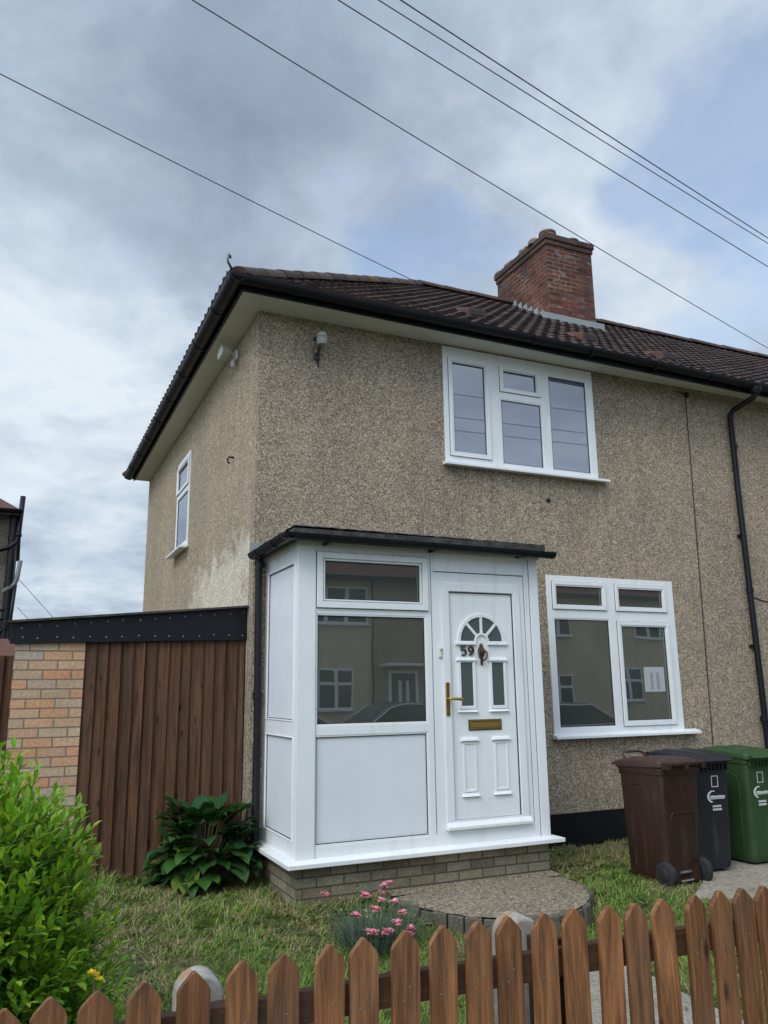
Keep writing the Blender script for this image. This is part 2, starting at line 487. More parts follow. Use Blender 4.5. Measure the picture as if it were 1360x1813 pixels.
def mat_tile():
    t = NT('roof_tiles'); p = wpos(t)
    a = t.add('ShaderNodeVertexColor', layer_name='col').outputs[0]
    n = t.noise(p, 2.0, 6, .65).outputs[0]
    c = t.mix(1.0, a, t.ramp(n, [(.3, (.8, .8, .82)), (.7, (1.22, 1.15, 1.1))]), 'MULTIPLY')
    l = t.noise(p, 22, 5, .75).outputs[0]
    c = t.mix(t.ramp(l, [(.60, 0.0), (.68, .65)]), c, (.17, .15, .125))
    m = t.noise(p, 6, 5, .7).outputs[0]
    c = t.mix(t.ramp(m, [(.58, 0.0), (.72, .5)]), c, (.065, .058, .03))
    t.bump(l, .4, .006)
    return t.out(c, .85, Specular_IOR_Level=.3)


M['tile'] = mat_tile()
M['board'] = mat_wood('dark_fence_boards', (.036, .0170, .0088), (.118, .0555, .0275), True, True, .75, 1.1, 22, .15)
M['picket'] = mat_wood('stained_pickets', (.082, .034, .0135), (.33, .148, .058), True, False, .7, 1.6, 24, .3)
M['rail'] = mat_wood('fence_rail_wood', (.05, .022, .011), (.115, .05, .025), False, False, .7, 1.2, 25, .3, 'x')
M['post_wood'] = mat_wood('fence_post_wood', (.025, .013, .008), (.06, .03, .016), False, False, .75, 1.2, 25)
M['leaf_bush'] = mat_leaf('shrub_leaf', .42, .38)
M['leaf_hosta'] = mat_leaf('broad_leaf', .26, .2)
M['leaf_grass'] = mat_leaf('grass_blade', .6, .3)
M['leaf_pink'] = mat_leaf('silvery_leaf', .6, .15, (1, 1, 1))
M['petal'] = mat_leaf('petal', .6, .3, (1, .8, .85))
M['stem'] = simple('plant_stem', (.10, .085, .04), .7, .3, 10)

# ------------------------------------------------------------------ terrain
def ground_h(x, y):
    h = -.14 * smooth01(-.95, -2.2, y) * (1 - smooth01(2.2, 2.9, x))
    h += .10 * (1 - smooth01(-1.2, 0.05, x)) * smooth01(-2.2, -.2, y)
    h += .018 * mnoise.noise(Vector((x * 1.3, y * 1.3, 0))) * smooth01(6, 3, abs(x - 1))
    if y < -5.05: h = h * (1 - smooth01(-5.05, -5.4, y)) - .1 * smooth01(-5.05, -5.4, y)
    return h


def build_ground():
    b = MB()
    xs = [-300, -60, -20, -9] + list(np.arange(-6, 9.01, .15)) + [12, 20, 60, 300]
    ys = [-300, -80, -30, -12] + list(np.arange(-8, 1.01, .15)) + [3, 8, 20, 60, 300]
    for y in ys:
        for x in xs: b.vert((x, y, ground_h(x, y) if -6 <= x <= 9 and -8 < y < 1 else (ground_h(min(max(x, -6), 9), min(max(y, -8), 1)))))
    n = len(xs)
    for j in range(len(ys) - 1):
        for i in range(n - 1): b.face([j * n + i, j * n + i + 1, (j + 1) * n + i + 1, (j + 1) * n + i])
    t = NT('lawn_soil'); p = wpos(t)
    k = t.noise(p, 1.6, 6, .6).outputs[0]
    k2 = t.noise(p, 30, 5, .7).outputs[0]
    c = t.mix(t.ramp(k, [(.4, 0.0), (.62, 1.0)]), (.055, .075, .02), (.13, .105, .05))
    c = t.mix(.7, c, t.mix(1.0, c, t.ramp(k2, [(.3, .45), (.7, 1.5)]), 'MULTIPLY'))
    t.bump(k2, .8, .03)
    o = b.build('ground', t.out(c, .95), smooth=True)
    tag(o, kind='structure')


build_ground()


def sheet(name, pts, mat, lift, kerb=None):
    """a thin laid sheet following the terrain"""
    b = MB()
    bm = bmesh.new()
    f = bm.faces.new([bm.verts.new((x, y, 0)) for x, y in pts])
    bmesh.ops.triangulate(bm, faces=[f])
    bmesh.ops.subdivide_edges(bm, edges=bm.edges[:], cuts=6, use_grid_fill=True)
    me = bpy.data.meshes.new(name)
    for v in bm.verts: v.co.z = ground_h(v.co.x, v.co.y) + lift
    r = bmesh.ops.extrude_face_region(bm, geom=bm.faces[:])
    for g in r['geom']:
        if isinstance(g, bmesh.types.BMVert): g.co.z -= .12
    bmesh.ops.recalc_face_normals(bm, faces=bm.faces)
    bm.to_mesh(me); bm.free()
    me.materials.append(mat)
    o = bpy.data.objects.new(name, me); COL.objects.link(o)
    return tag(o, kind='structure')


def wobble(pts, step=.12, amp=.02):
    out = []
    for i in range(len(pts)):
        a, b = Vector(pts[i]), Vector(pts[(i + 1) % len(pts)])
        n = max(1, int((b - a).length / step))
        for k in range(n):
            p = a.lerp(b, k / n)
            out.append((p.x + amp * mnoise.noise(Vector((p.x * 4, p.y * 4, 3))), p.y + amp * mnoise.noise(Vector((p.x * 4, p.y * 4, 9)))))
    return out


PATH = [(1.0, -2.35), (.98, -3.0), (.86, -3.4), (.85, -4.93), (1.72, -4.93), (1.70, -3.2), (1.80, -2.3), (1.4, -2.2)]
PAVE = [(2.95, -2.08), (3.1, -2.32), (6.3, -2.32), (6.3, -.06), (4.3, -.06), (3.55, -1.1), (3.4, -1.72)]
sheet('path', wobble(PATH), M['path'], .012)
sheet('paving', wobble(PAVE), M['paving'], .012)

b = MB(); b.box(-60, 60, -7.6, -5.35, -.3, -.095); tag(b.build('pavement', M['pavement']), kind='structure')
b = MB(); b.box(-60, 60, -15.0, -7.75, -.4, -.215); tag(b.build('road', M['road']), kind='structure')
b = MB(); b.box(-60, 60, -7.75, -7.6, -.4, -.09); tag(b.build('kerb', M['pavement'], bevel=.02), kind='structure')
b = MB(); b.box(-60, 60, -18.0, -15.0, -.3, -.092); tag(b.build('pavement', M['pavement']), kind='structure')

# ------------------------------------------------------------------ the house
TH = math.atan(2.65 / 3.95)
EZ = 5.36


def edrop(x): return -.014 * max(0, x)


def eave_z(x): return EZ + edrop(x)


house = thing('end_terrace_house', 'pebbledashed end house with hipped brown roof, brick chimney and white windows beside the lean-to', 'house', (0, 0, 0))
nexthouse = thing('neighbouring_house', 'adjoining pebbledashed terrace house beyond the black downpipe at the edge of the photo', 'house', (6.0, 0, 0))

UW = (2.04, 4.04, 3.92, 5.21)      # upstairs front window
GW = (3.23, 5.00, 1.11, 2.78)      # ground-floor front window
SW = (3.30, 4.20, 3.45, 4.76)      # side window (y range)
PARTY = 6.02
DOORHOLE = (1.2, 2.2, .34, 2.4)

b = MB()
b.plate(0, PARTY, .33, 5.3, [UW, GW, DOORHOLE], 0, .16)
b.build('wall', M['pebble_front'], house)
b = MB()
b.plate(0.0, 7.2, .0, 5.3, [SW], 0, .16, P=lambda a, y, z: (y + .001, a + .001, z))
b.poly([(0.001, 7.2, 0), (PARTY, 7.2, 0), (PARTY, 7.2, 5.3), (0.001, 7.2, 5.3)])
b.build('wall', M['pebble_side'], house)
b = MB(); b.box(0.006, PARTY, .012, .16, -.15, .328); b.build('plinth', M['plinth'], house)


# rooms behind the panes
def room(x0, x1, z0, z1, d, mat, name='room_lining', y0=.165, parent=house):
    b = MB()
    b.poly([(x0, y0, z0), (x0, y0 + d, z0), (x0, y0 + d, z1), (x0, y0, z1)])
    b.poly([(x1, y0, z0), (x1, y0 + d, z0), (x1, y0 + d, z1), (x1, y0, z1)])
    b.poly([(x0, y0 + d, z0), (x1, y0 + d, z0), (x1, y0 + d, z1), (x0, y0 + d, z1)])
    b.poly([(x0, y0, z0), (x1, y0, z0), (x1, y0 + d, z0), (x0, y0 + d, z0)])
    b.poly([(x0, y0, z1), (x1, y0, z1), (x1, y0 + d, z1), (x0, y0 + d, z1)])
    return b.build(name, mat, parent, normals=False)


room(2.9, 5.4, .6, 2.88, 2.6, M['room'])
room(1.8, 4.3, 3.3, 5.25, 2.2, M['room'])
room(1.19, 2.21, .33, 2.42, 1.2, M['room_dark'])


def window(outer, glasses, sashes, parent, P=None, mull_y=-.012, depth=.07, glassmat='glass', silln=None, name='window'):
    """uPVC window facing -y: plate with glass holes, raised sashes, beads, gaskets, panes, sill"""
    P = P or (lambda x, y, z: (x, y, z))
    x0, x1, z0, z1 = outer
    f = MB()
    f.plate(x0, x1, z0, z1, [(g[0] - .012, g[1] + .012, g[2] - .012, g[3] + .012) for g in glasses], mull_y, mull_y + depth, back=True)
    for s in sashes:
        f.ringframe(s[0], s[1], s[2], s[3], s[4], mull_y - .018, mull_y - .002)
    for g in glasses:
        s_on = any(s[0] <= g[0] and s[1] >= g[1] and s[2] <= g[2] and s[3] >= g[3] for s in sashes)
        yy = mull_y - (.012 if s_on else -.004)
        f.ringframe(g[0] - .0125, g[1] + .0125, g[2] - .0125, g[3] + .0125, .0125, yy, mull_y + .03)
    f.v = [P(*p) for p in f.v]
    w = f.build(name, M['upvc'], parent, bevel=.004)
    k = MB()
    for g in glasses: k.ringframe(g[0] - .0005, g[1] + .0005, g[2] - .0005, g[3] + .0005, .006, mull_y + .008, mull_y + .03)
    for s in sashes: k.ringframe(s[0] - .004, s[1] + .004, s[2] - .004, s[3] + .004, .0038, mull_y - .0035, mull_y - .0005)
    k.v = [P(*p) for p in k.v]
    k.build('gasket', M['gasket'], w)
    for g in glasses:
        q = MB(); q.box(g[0], g[1], mull_y + .016, mull_y + .022, g[2], g[3])
        q.v = [P(*p) for p in q.v]
        q.build('pane', M[glassmat], w)
    if silln:
        s = MB(); sx0, sx1, sz0, sz1, sy = silln
        s.loft([[(x, mull_y - .002, sz0 + .002), (x, sy, sz0 - .004), (x, sy, sz0 + .022), (x, mull_y - .002, sz1)] for x in (sx0, sx1)])
        s.v = [P(*p) for p in s.v]
        s.build('sill', M['upvc'], w, bevel=.003)
    return w


# upstairs: left casement, centre fanlight over fixed light, right fixed light
uw = window((UW[0], UW[1], UW[2], 5.238), [(2.15, 2.555, 4.05, 5.06), (2.80, 3.235, 4.86, 5.06), (2.765, 3.285, 3.985, 4.715), (3.42, 3.935, 3.985, 5.09)],
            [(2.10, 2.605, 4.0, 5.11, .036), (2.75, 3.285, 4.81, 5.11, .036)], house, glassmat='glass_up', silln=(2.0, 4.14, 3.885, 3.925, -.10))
q = MB(); q.box(2.06, 4.02, .075, .08, 3.95, 5.16); q.build('net_curtain', M['curtain'], uw)
q = MB(); q.box(3.80, 3.90, .062, .07, 3.97, 5.15); q.build('curtain_edge', M['upvc'], uw)
# ground floor
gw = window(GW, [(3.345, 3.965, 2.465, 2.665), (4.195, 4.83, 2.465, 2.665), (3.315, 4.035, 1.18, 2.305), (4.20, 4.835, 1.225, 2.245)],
            [(3.295, 4.015, 2.415, 2.715, .036), (4.145, 4.88, 2.415, 2.715, .036), (4.145, 4.89, 1.17, 2.30, .042)], house, silln=(3.20, 5.16, 1.07, 1.118, -.10))
# a paper notice on the right-hand pane
nt = thing('paper_notice', 'pale paper notice with two grey bars stuck on the right pane of the downstairs window', 'notice', (4.64, .003, 1.53))
b = MB(); b.box(4.49, 4.78, .0012, .0035, 1.53, 1.80); b.build('sheet', M['paper'], nt)
for xa, xb in ((4.575, 4.615), (4.66, 4.705)):
    b = MB(); b.box(xa, xb, .0004, .0011, 1.555, 1.74); b.build('printed_bar', M['faded_print'], nt)
# side window (faces -x)
sw = window((SW[0], SW[1], SW[2], SW[3]), [(3.37, 4.13, 4.35, 4.64), (3.37, 4.13, 3.55, 4.22)], [(3.33, 4.17, 4.3, 4.69, .032)], house,
            P=lambda x, y, z: (y, x, z), glassmat='glass_up', silln=(3.24, 4.27, 3.42, 3.455, -.12))
q = MB(); q.box(.09, .095, 3.3, 4.2, 3.45, 4.76); q.build('net_curtain', M['curtain'], sw)


# roof planes of real tiles
def tile_plane(x0, x1, hip, F, seed, drop=True, hip_hi=None):
    """tiles on a plane: u along the eave, s up the slope; F(u, d, z) maps to world"""
    b = MB(); r = random.Random(seed)
    cs, sn = math.cos(TH), math.sin(TH)
    slope = 3.95 / cs; gauge = .25; nc = int(math.ceil(slope / gauge)); pitch = .165; sub = 7
    prof = [.008, .003, .0, .003, .010, .018, .016]
    for c in range(nc):
        s0, s1 = c * gauge, min(slope, (c + 1) * gauge + .02)
        u = math.floor(x0 / pitch) * pitch - 1
        shift = (c % 2) * 0.0
        while u < x1:
            jit = r.uniform(-.003, .005); tone = r.uniform(.72, 1.3)
            base = r.choice([(.064, .043, .039), (.056, .041, .039), (.076, .048, .042), (.048, .038, .036), (.070, .050, .046)])
            col = tuple(k * tone for k in base)
            us = [u + shift + pitch * k / sub for k in range(sub + 1)]
            rows = []
            for (s, h) in ((s0, -.012), (s0, .050 + jit), (s1, .012)):
                row = []
                for k, uu in enumerate(us):
                    d = s * cs
                    lo = x0 if not hip else max(x0, -.35 + d)
                    hi = x1 if hip_hi is None else min(x1, hip_hi - d)
                    uc = min(max(uu, lo), hi)
                    hh = h + (prof[k % sub] if h > 0 else -.0)
                    z = EZ + s * sn + hh * cs + (edrop(uc) * (1 - s / slope) if drop else 0)
                    row.append((uc, -.35 + d - hh * sn - (.03 if s0 == 0 and s == s0 else 0), z))
                rows.append(row)
            if rows[0][0][0] < rows[0][-1][0] - 1e-4 or rows[2][0][0] < rows[2][-1][0] - 1e-4:
                bi = len(b.v)
                for row in rows:
                    for p in row: b.v.append(F(*p))
                n = sub + 1
                for k in range(2):
                    for i in range(sub):
                        if rows[k][i + 1][0] - rows[k][i][0] > 1e-5 or rows[k + 1][i + 1][0] - rows[k + 1][i][0] > 1e-5:
                            b.face([bi + k * n + i, bi + k * n + i + 1, bi + (k + 1) * n + i + 1, bi + (k + 1) * n + i], 0, col)
            u += pitch
    return b


RZ = EZ + 3.95 * math.tan(TH)
tp = tile_plane(-.35, PARTY, True, lambda u, d, z: (u, d, z), 1)
tl = tile_plane(-.35, 7.55, True, lambda u, d, z: (d, u, z), 2, False, 7.55)
off = len(tp.v); tp.v += tl.v
for f, c in zip(tl.f, tl.c): tp.face([i + off for i in f], 0, c)
tp.poly([(3.6, 3.6, RZ), (PARTY, 3.6, RZ), (PARTY, 7.55, EZ), (-.35, 7.55, EZ)], 0, (.07, .04, .036))
roof = tp.build('roof', M['tile'], house, normals=False)
tn = tile_plane(PARTY + .002, 15.0, False, lambda u, d, z: (u, d, z), 3)
tn.poly([(PARTY + .002, 3.6, RZ), (15, 3.6, RZ), (15, 7.55, EZ), (PARTY + .002, 7.55, EZ)], 0, (.07, .04, .036))
roofn = tn.build('roof', M['tile'], nexthouse, normals=False)


def ridge_run(a, bb, parent, seed):
    b = MB(); a, bb = Vector(a), Vector(bb); L = (bb - a).length; n = max(1, int(L / .42)); t = (bb - a) / L
    s = t.cross(Vector((0, 0, 1))).normalized(); u = s.cross(t)
    r = random.Random(seed)
    for i in range(n):
        p0, p1 = a + t * (L * i / n), a + t * (L * (i + 1) / n + .02)
        tone = r.uniform(.75, 1.3); col = (.075 * tone, .052 * tone, .045 * tone)
        if r.random() < (.45 if seed == 3 and i < 4 else .06): col = (.17 * tone, .085 * tone, .04 * tone)
        j = r.uniform(-.006, .006)
        rings = []
        for p, rr in ((p0, .118), (p1, .108)):
            rings.append([p + s * (rr * math.cos(k * PI / 8)) + u * (rr * .85 * math.sin(k * PI / 8) - .02 + j) for k in range(9)])
        b.loft(rings, True, True, 0, col, closed=True)
    return b.build('ridge_tiles', M['tile'], parent, autosmooth=50)


ridge_run((-.31, -.33, EZ + .055), (3.6, 3.6, RZ + .05), roof, 3)
ridge_run((3.6, 3.6, RZ + .05), (PARTY, 3.6, RZ + .05), roof, 4)
ridge_run((-.36, 7.56, EZ + .05), (3.6, 3.6, RZ + .05), roof, 5)
ridge_run((PARTY, 3.6, RZ + .05), (15, 3.6, RZ + .05), roofn, 6)


def roof_pt(x, y, h=0):
    s = (y + .35) / 3.95
    return Vector((x, y - h * math.sin(TH), EZ + s * (RZ - EZ) + edrop(x) * (1 - s) + h * math.cos(TH)))


for vx, vy, par in ((2.77, .55, roof), (4.35, .45, roof), (5.45, .25, roof), (8.3, .3, roofn)):
    b = MB(); p = roof_pt(vx, vy, .03)
    for zz in (0,):
        b.loft([[p + Vector((dx, dy, dz)) for dx, dy, dz in ring] for ring in (
            [(-.13, -.1, -.05), (.13, -.1, -.05), (.13, .26, .16), (-.13, .26, .16)],
            [(-.11, -.1, .06), (.11, -.1, .06), (.10, .22, .20), (-.10, .22, .20)])])
    b.box(p.x - .09, p.x + .09, p.y - .108, p.y - .102, p.z - .03, p.z + .045, 1)
    for i in range(len(b.f)): b.c[i] = (.10, .05, .04)
    b.build('tile_vent', [M['tile'], M['gasket']], par, bevel=.008)

# eaves: fascia, soffit, gutters
def eaves(x0, x1, parent, closed_left=False):
    b = MB()
    n = 8
    for i in range(n):
        a, c = x0 + (x1 - x0) * i / n, x0 + (x1 - x0) * (i + 1) / n
        za, zc = eave_z(a), eave_z(c)
        b.loft([[(a, -.345, za - .10), (a, -.32, za - .10), (a, -.32, za + .02), (a, -.345, za + .02)],
                [(c, -.345, zc - .10), (c, -.32, zc - .10), (c, -.32, zc + .02), (c, -.345, zc + .02)]], i == 0, i == n - 1)
    return b


def soffit_front(x0, x1, parent):
    b = MB(); n = 8
    for i in range(n):
        a, c = x0 + (x1 - x0) * i / n, x0 + (x1 - x0) * (i + 1) / n
        za = zc = EZ - .068
        b.loft([[(a, -.322, za - .03), (a, 0.004, za - .032), (a, 0.004, za - .010), (a, -.322, za)],
                [(c, -.322, zc - .03), (c, 0.004, zc - .032), (c, 0.004, zc - .010), (c, -.322, zc)]], i == 0, i == n - 1)
    return b


sb = soffit_front(-.244, PARTY, house)
z0 = EZ - .068
sb.loft([[(-.244, y, z0 - .03), (0.004, y, z0 - .032), (0.004, y, z0 - .010), (-.244, y, z0)] for y in (0.004, 7.2)])
sb.build('soffit', M['soffit'], house)
fb = eaves(-.24, PARTY, house)
fb.box(-.27, -.245, -.347, 7.25, EZ - .101, EZ + .02)
fb.build('fascia', M['black'], house)
soffit_front(PARTY + .002, 15, nexthouse).build('soffit', M['soffit'], nexthouse)
eaves(PARTY + .002, 15, nexthouse).build('fascia', M['black'], nexthouse)


def half_round(pts, r, b, side):
    """half-round channel along pts; side = outward horizontal direction"""
    rings = []
    for p in pts:
        p = Vector(p)
        rings.append([p + side * (r * math.cos(a)) + Vector((0, 0, -r * math.sin(a))) for a in [PI * k / 10 for k in range(11)]]
                     + [p + side * ((r - .006) * math.cos(a)) + Vector((0, 0, -(r - .006) * math.sin(a))) for a in [PI * k / 10 for k in range(10, -1, -1)]])
    b.loft(rings, True, True)


g = MB()
xs = [-.40, 1, 2.5, 4, 5, PARTY]
half_round([(x, -.415, eave_z(x) - .005 - .02 * math.sin(max(0, x) * 1.1) * .5) for x in xs], .062, g, Vector((0, -1, 0)))
half_round([(-.338, y, EZ - .005) for y in (-.478, 2, 4, 7.3)], .078, g, Vector((-1, 0, 0)))
gut = g.build('gutter', M['black'], house, autosmooth=40)
for x in (.25, 1.1, 2.02, 2.95, 3.72, 4.65, 5.5):
    k = MB(); zz = eave_z(x) - .005
    half_round([(x - .02, -.415, zz), (x + .02, -.415, zz)], .074, k, Vector((0, -1, 0)))
    k.box(x - .015, x + .015, -.36, -.33, zz - .075, zz)
    k.build('gutter_bracket', M['black'], gut)
for y in (.3, 1.2, 2.1, 3.0, 3.9, 4.8, 5.7, 6.6):
    k = MB()
    half_round([(-.338, y - .02, EZ - .005), (-.338, y + .02, EZ - .005)], .086, k, Vector((-1, 0, 0)))
    k.box(-.285, -.255, y - .015, y + .015, EZ - .08, EZ - .005)
    k.build('gutter_bracket', M['black'], gut)
g = MB()
half_round([(x, -.415, eave_z(x) - .005) for x in (PARTY + .002, 8, 10, 12, 15)], .066, g, Vector((0, -1, 0)))
gutn = g.build('gutter', M['black'], nexthouse, autosmooth=40)
for x in (6.25, 6.75, 7.6, 8.4):
    k = MB(); zz = eave_z(x) - .005
    half_round([(x - .025, -.415, zz), (x + .025, -.415, zz)], .075, k, Vector((0, -1, 0)))
    k.build('gutter_bracket', M['black'], gutn)

# hip iron
b = MB()
b.tube([(-.37, -.37, EZ + .08), (-.42, -.42, EZ + .12), (-.425, -.425, EZ + .17), (-.415, -.415, EZ + .195), (-.395, -.395, EZ + .195), (-.39, -.39, EZ + .175)], .012, 8)
b.build('hip_iron', M['steel'], house, smooth=True)

# front downpipe (swan neck)
b = MB(); zt = eave_z(6.25)
b.tube([(6.26, -.415, zt - .06), (6.26, -.415, zt - .13), (6.25, -.38, zt - .165), (6.19, -.12, zt - .25), (6.175, -.065, zt - .30), (6.175, -.06, 4.0), (6.20, -.06, 2.0), (6.22, -.06, .05)], .036, 12)
for z in (4.55, 2.72, 1.2): b.tube([(6.19, -.06, z - .03), (6.19, -.06, z + .03)], .044, 12)
b.lathe([(.05, -.05), (.075, .0), (.075, .03)], (6.26, -.415, zt - .08), n=14)
for z in (3.4, 2.05): b.box(6.14, 6.25, -.05, .0, z - .015, z + .015)
b.build('downpipe', M['black'], nexthouse, smooth=True, autosmooth=40)

# neighbour walls
b = MB(); b.box(PARTY, 15, 0, 7.2, .33, 5.26)
b.build('wall', M['pebble_next'], nexthouse)
b = MB(); b.box(PARTY, 15, .012, .16, -.15, .328); b.build('plinth', M['plinth'], nexthouse)

# chimney
CX0, CX1, CY0, CY1 = 5.40, 6.30, 2.5, 3.98
ch = MB(); ch.box(CX0, CX1, CY0, CY1, 6.8, 8.62)
chim = ch.build('chimney', M['chim_brick'], roof)
b = MB()
b.box(CX0 - .022, CX1 + .022, CY0 - .022, CY1 + .022, 8.62, 8.70)
b.box(CX0 - .042, CX1 + .042, CY0 - .042, CY1 + .042, 8.702, 8.80)
b.build('chimney_cap', mat_brick('cap_brick', [(0, (.065, .042, .036)), (.5, (.10, .055, .043)), (1, (.13, .068, .05))], (.085, .075, .065), (.5, .5, .5), .6), chim, bevel=.012)
b = MB(); r = random.Random(4)
# broken mortar flaunching: irregular mound on the cap
N, Mm = 16, 24
gr = []
for j in range(Mm + 1):
    for i in range(N + 1):
        u, v = i / N, j / Mm
        e = min(u, 1 - u, v * 1.4, (1 - v) * 1.4)
        h = .12 * smooth01(0, .3, e) + (.11 * abs(mnoise.noise(Vector((u * 5, v * 7, 2)))) * smooth01(0, .12, e))
        gr.append((CX0 - .045 + (CX1 - CX0 + .09) * u, CY0 - .045 + (CY1 - CY0 + .09) * v, 8.795 + h))
for p in gr: b.vert(p)
for j in range(Mm):
    for i in range(N):
        a = j * (N + 1) + i; b.face([a, a + 1, a + N + 2, a + N + 1])
for k in range(5):
    yy = CY0 + .38 + k * .27 + r.uniform(-.06, .06); xx = CX0 + .03 + r.uniform(-.03, .04)
    rr_ = r.uniform(.07, .12)
    b.loft([[(xx + q * rr_ * math.cos(t_) * r.uniform(.85, 1.15), yy + q * rr_ * 1.2 * math.sin(t_), 8.78 + zz_ * rr_ * 1.3) for t_ in [2 * PI * m_ / 9 for m_ in range(9)]] for q, zz_ in ((1, 0), (.95, .5), (.7, .85), (.3, 1.0))])
b.build('mortar_flaunching', mat_concrete('flaunching', (.16, .14, .115), (.24, .2, .16), .3, 40, .4), chim)
for px_, py_, hh in ((5.57, 2.68, .15), (6.05, 2.70, .11), (5.60, 3.2, .15), (6.08, 3.2, .11), (5.60, 3.66, .13), (6.08, 3.66, .11)):
    b = MB(); b.lathe([(.16, 0), (.135, hh * .5), (.13, hh * .75), (.145, hh * .8), (.14, hh), (.10, hh), (.10, .02)], (px_, py_, 8.8), n=16)
    b.build('chimney_pot', M['pot'], chim, smooth=True, autosmooth=40)
# lead flashing: apron at the front, stepped cover up the sides
b = MB()
za = roof_pt(5.8, CY0).z
b.loft([[(x, CY0 - .24, roof_pt(x, CY0 - .24, .065).z), (x, CY0 - .012, za + .045), (x, CY0 - .012, za + .15), (x, CY0 - .002, za + .15), (x, CY0 - .002, za), (x, CY0 - .23, roof_pt(x, CY0 - .24, .045).z)] for x in (CX0 - .16, CX1 + .16)])
k = 0
y = CY0
while y < 3.4:
    zb = roof_pt(5.8, y).z; z2 = roof_pt(5.8, y + .15).z
    for xx, s in ((CX0, -1), (CX1, 1)):
        b.loft([[(xx + s * .002, yy, zz) for yy, zz in ((y, zb - .02), (y + .16, z2 - .02), (y + .15, z2 + .06), (y + .02, z2 + .085))],
                [(xx + s * .012, yy, zz) for yy, zz in ((y, zb - .02), (y + .16, z2 - .02), (y + .15, z2 + .06), (y + .02, z2 + .085))]])
    y += .15
for s, xx in ((-1, CX0), (1, CX1)):
    b.loft([[(xx + s * .01, yy, roof_pt(5.8, yy, .075).z), (xx + s * .17, yy, roof_pt(5.8, yy, .06).z), (xx + s * .17, yy, roof_pt(5.8, yy, .045).z), (xx + s * .01, yy, roof_pt(5.8, yy, .05).z)] for yy in (CY0 - .2, 3.4)])
b.build('flashing', M['lead'], chim)

# cable down the front wall with its junction box under the eaves
b = MB()
pts = []
for i in range(30):
    z = 5.20 - i * (5.20 - .45) / 29
    pts.append((5.505 - .11 * (i / 29) + .008 * mnoise.noise(Vector((0, 0, z * 1.1))), -.006, z))
b.tube(pts, .0055, 6)
b.box(5.49, 5.53, -.04, -.001, 5.13, 5.19); b.box(5.44, 5.57, -.012, -.002, 5.17, 5.183)
b.tube([(5.5, -.02, 5.16), (5.42, -.02, 5.18), (5.35, -.01, 5.185)], .005, 6)
tag(b.build('wall_cable', M['gasket']), 'thin black cable running down the pebbledashed wall from a small box under the eaves', 'cable')
b = MB(); b.tube([(6.24 + .1 * i, -.006, 2.66 - .03 * math.sin(i * .6) - .012 * i) for i in range(30)], .006, 6)
tag(b.build('wall_cable', M['gasket']), 'thin dark cable running sideways across the wall right of the downpipe', 'cable')

# security light on the front wall
L = thing('security_light', 'small white domed security light high on the front wall near the house corner', 'wall light', (.60, -.002, 4.95))
b = MB(); b.box(.575, .625, -.03, -.002, 4.83, 4.9); b.tube([(.6, -.02, 4.88), (.6, -.09, 4.93), (.6, -.10, 4.97)], .014, 8); b.tube([(.61, -.012, 4.84), (.62, -.006, 4.76)], .01, 6); b.build('bracket', M['gasket'], L)
b = MB(); b.lathe([(.045, 0), (.055, .03), (.058, .07)], (.615, -.12, 4.955), n=16); b.build('lamp_body', M['greylamp'], L, smooth=True, autosmooth=40)
b = MB(); b.lathe([(.058, 0), (.052, .03), (.035, .052), (.01, .06)], (.615, -.12, 5.032), n=16); b.build('dome', simple('dome_plastic', (.45, .42, .36), .3), L, smooth=True)
b = MB(); b.box(.535, .57, -.11, -.08, 5.0, 5.03); b.tube([(.55, -.095, 5.01), (.6, -.1, 4.98)], .008, 6); b.build('sensor', M['gasket'], L)
# twin floodlight on the side wall
L = thing('floodlight', 'pale twin spotlight fixed to the side wall just under the soffit', 'wall light', (-.002, .876, 5.15))
b = MB(); b.box(-.035, -.002, .80, .94, 5.07, 5.17); b.build('back_plate', M['upvc'], L, bevel=.006)
for yy in (.82, .92):
    b = MB(); b.tube([(-.03, yy, 5.12), (-.09, yy - .02, 5.13)], .016, 8)
    b.lathe([(.03, 0), (.05, -.04), (.062, -.1), (.055, -.105)], (-.09, yy - .02, 5.13), axis='x', n=16)
    b.build('spot_head', simple('cream_plastic', (.55, .53, .46), .4), L, smooth=True, autosmooth=40)
b = MB(); b.box(-.06, -.03, .85, .89, 5.0, 5.06); b.build('sensor', M['upvc'], L, bevel=.004)
b = MB(); b.tube([(0.0, .88, 3.99), (-.05, .88, 3.99), (-.07, .88, 3.96), (-.06, .88, 3.93), (-.04, .88, 3.925)], .011, 8)
tag(b.build('wall_hook', M['gasket'], smooth=True), 'small dark curved hook stuck in the side wall', 'hook')
b = MB(); b.lathe([(.018, 0), (.03, -.012), (.012, -.03)], (3.32, 0, 3.62), axis='y', n=10)
tag(b.build('wall_plug', M['gasket'], smooth=True), 'tiny dark plug in the front wall below the upstairs window', 'plug')

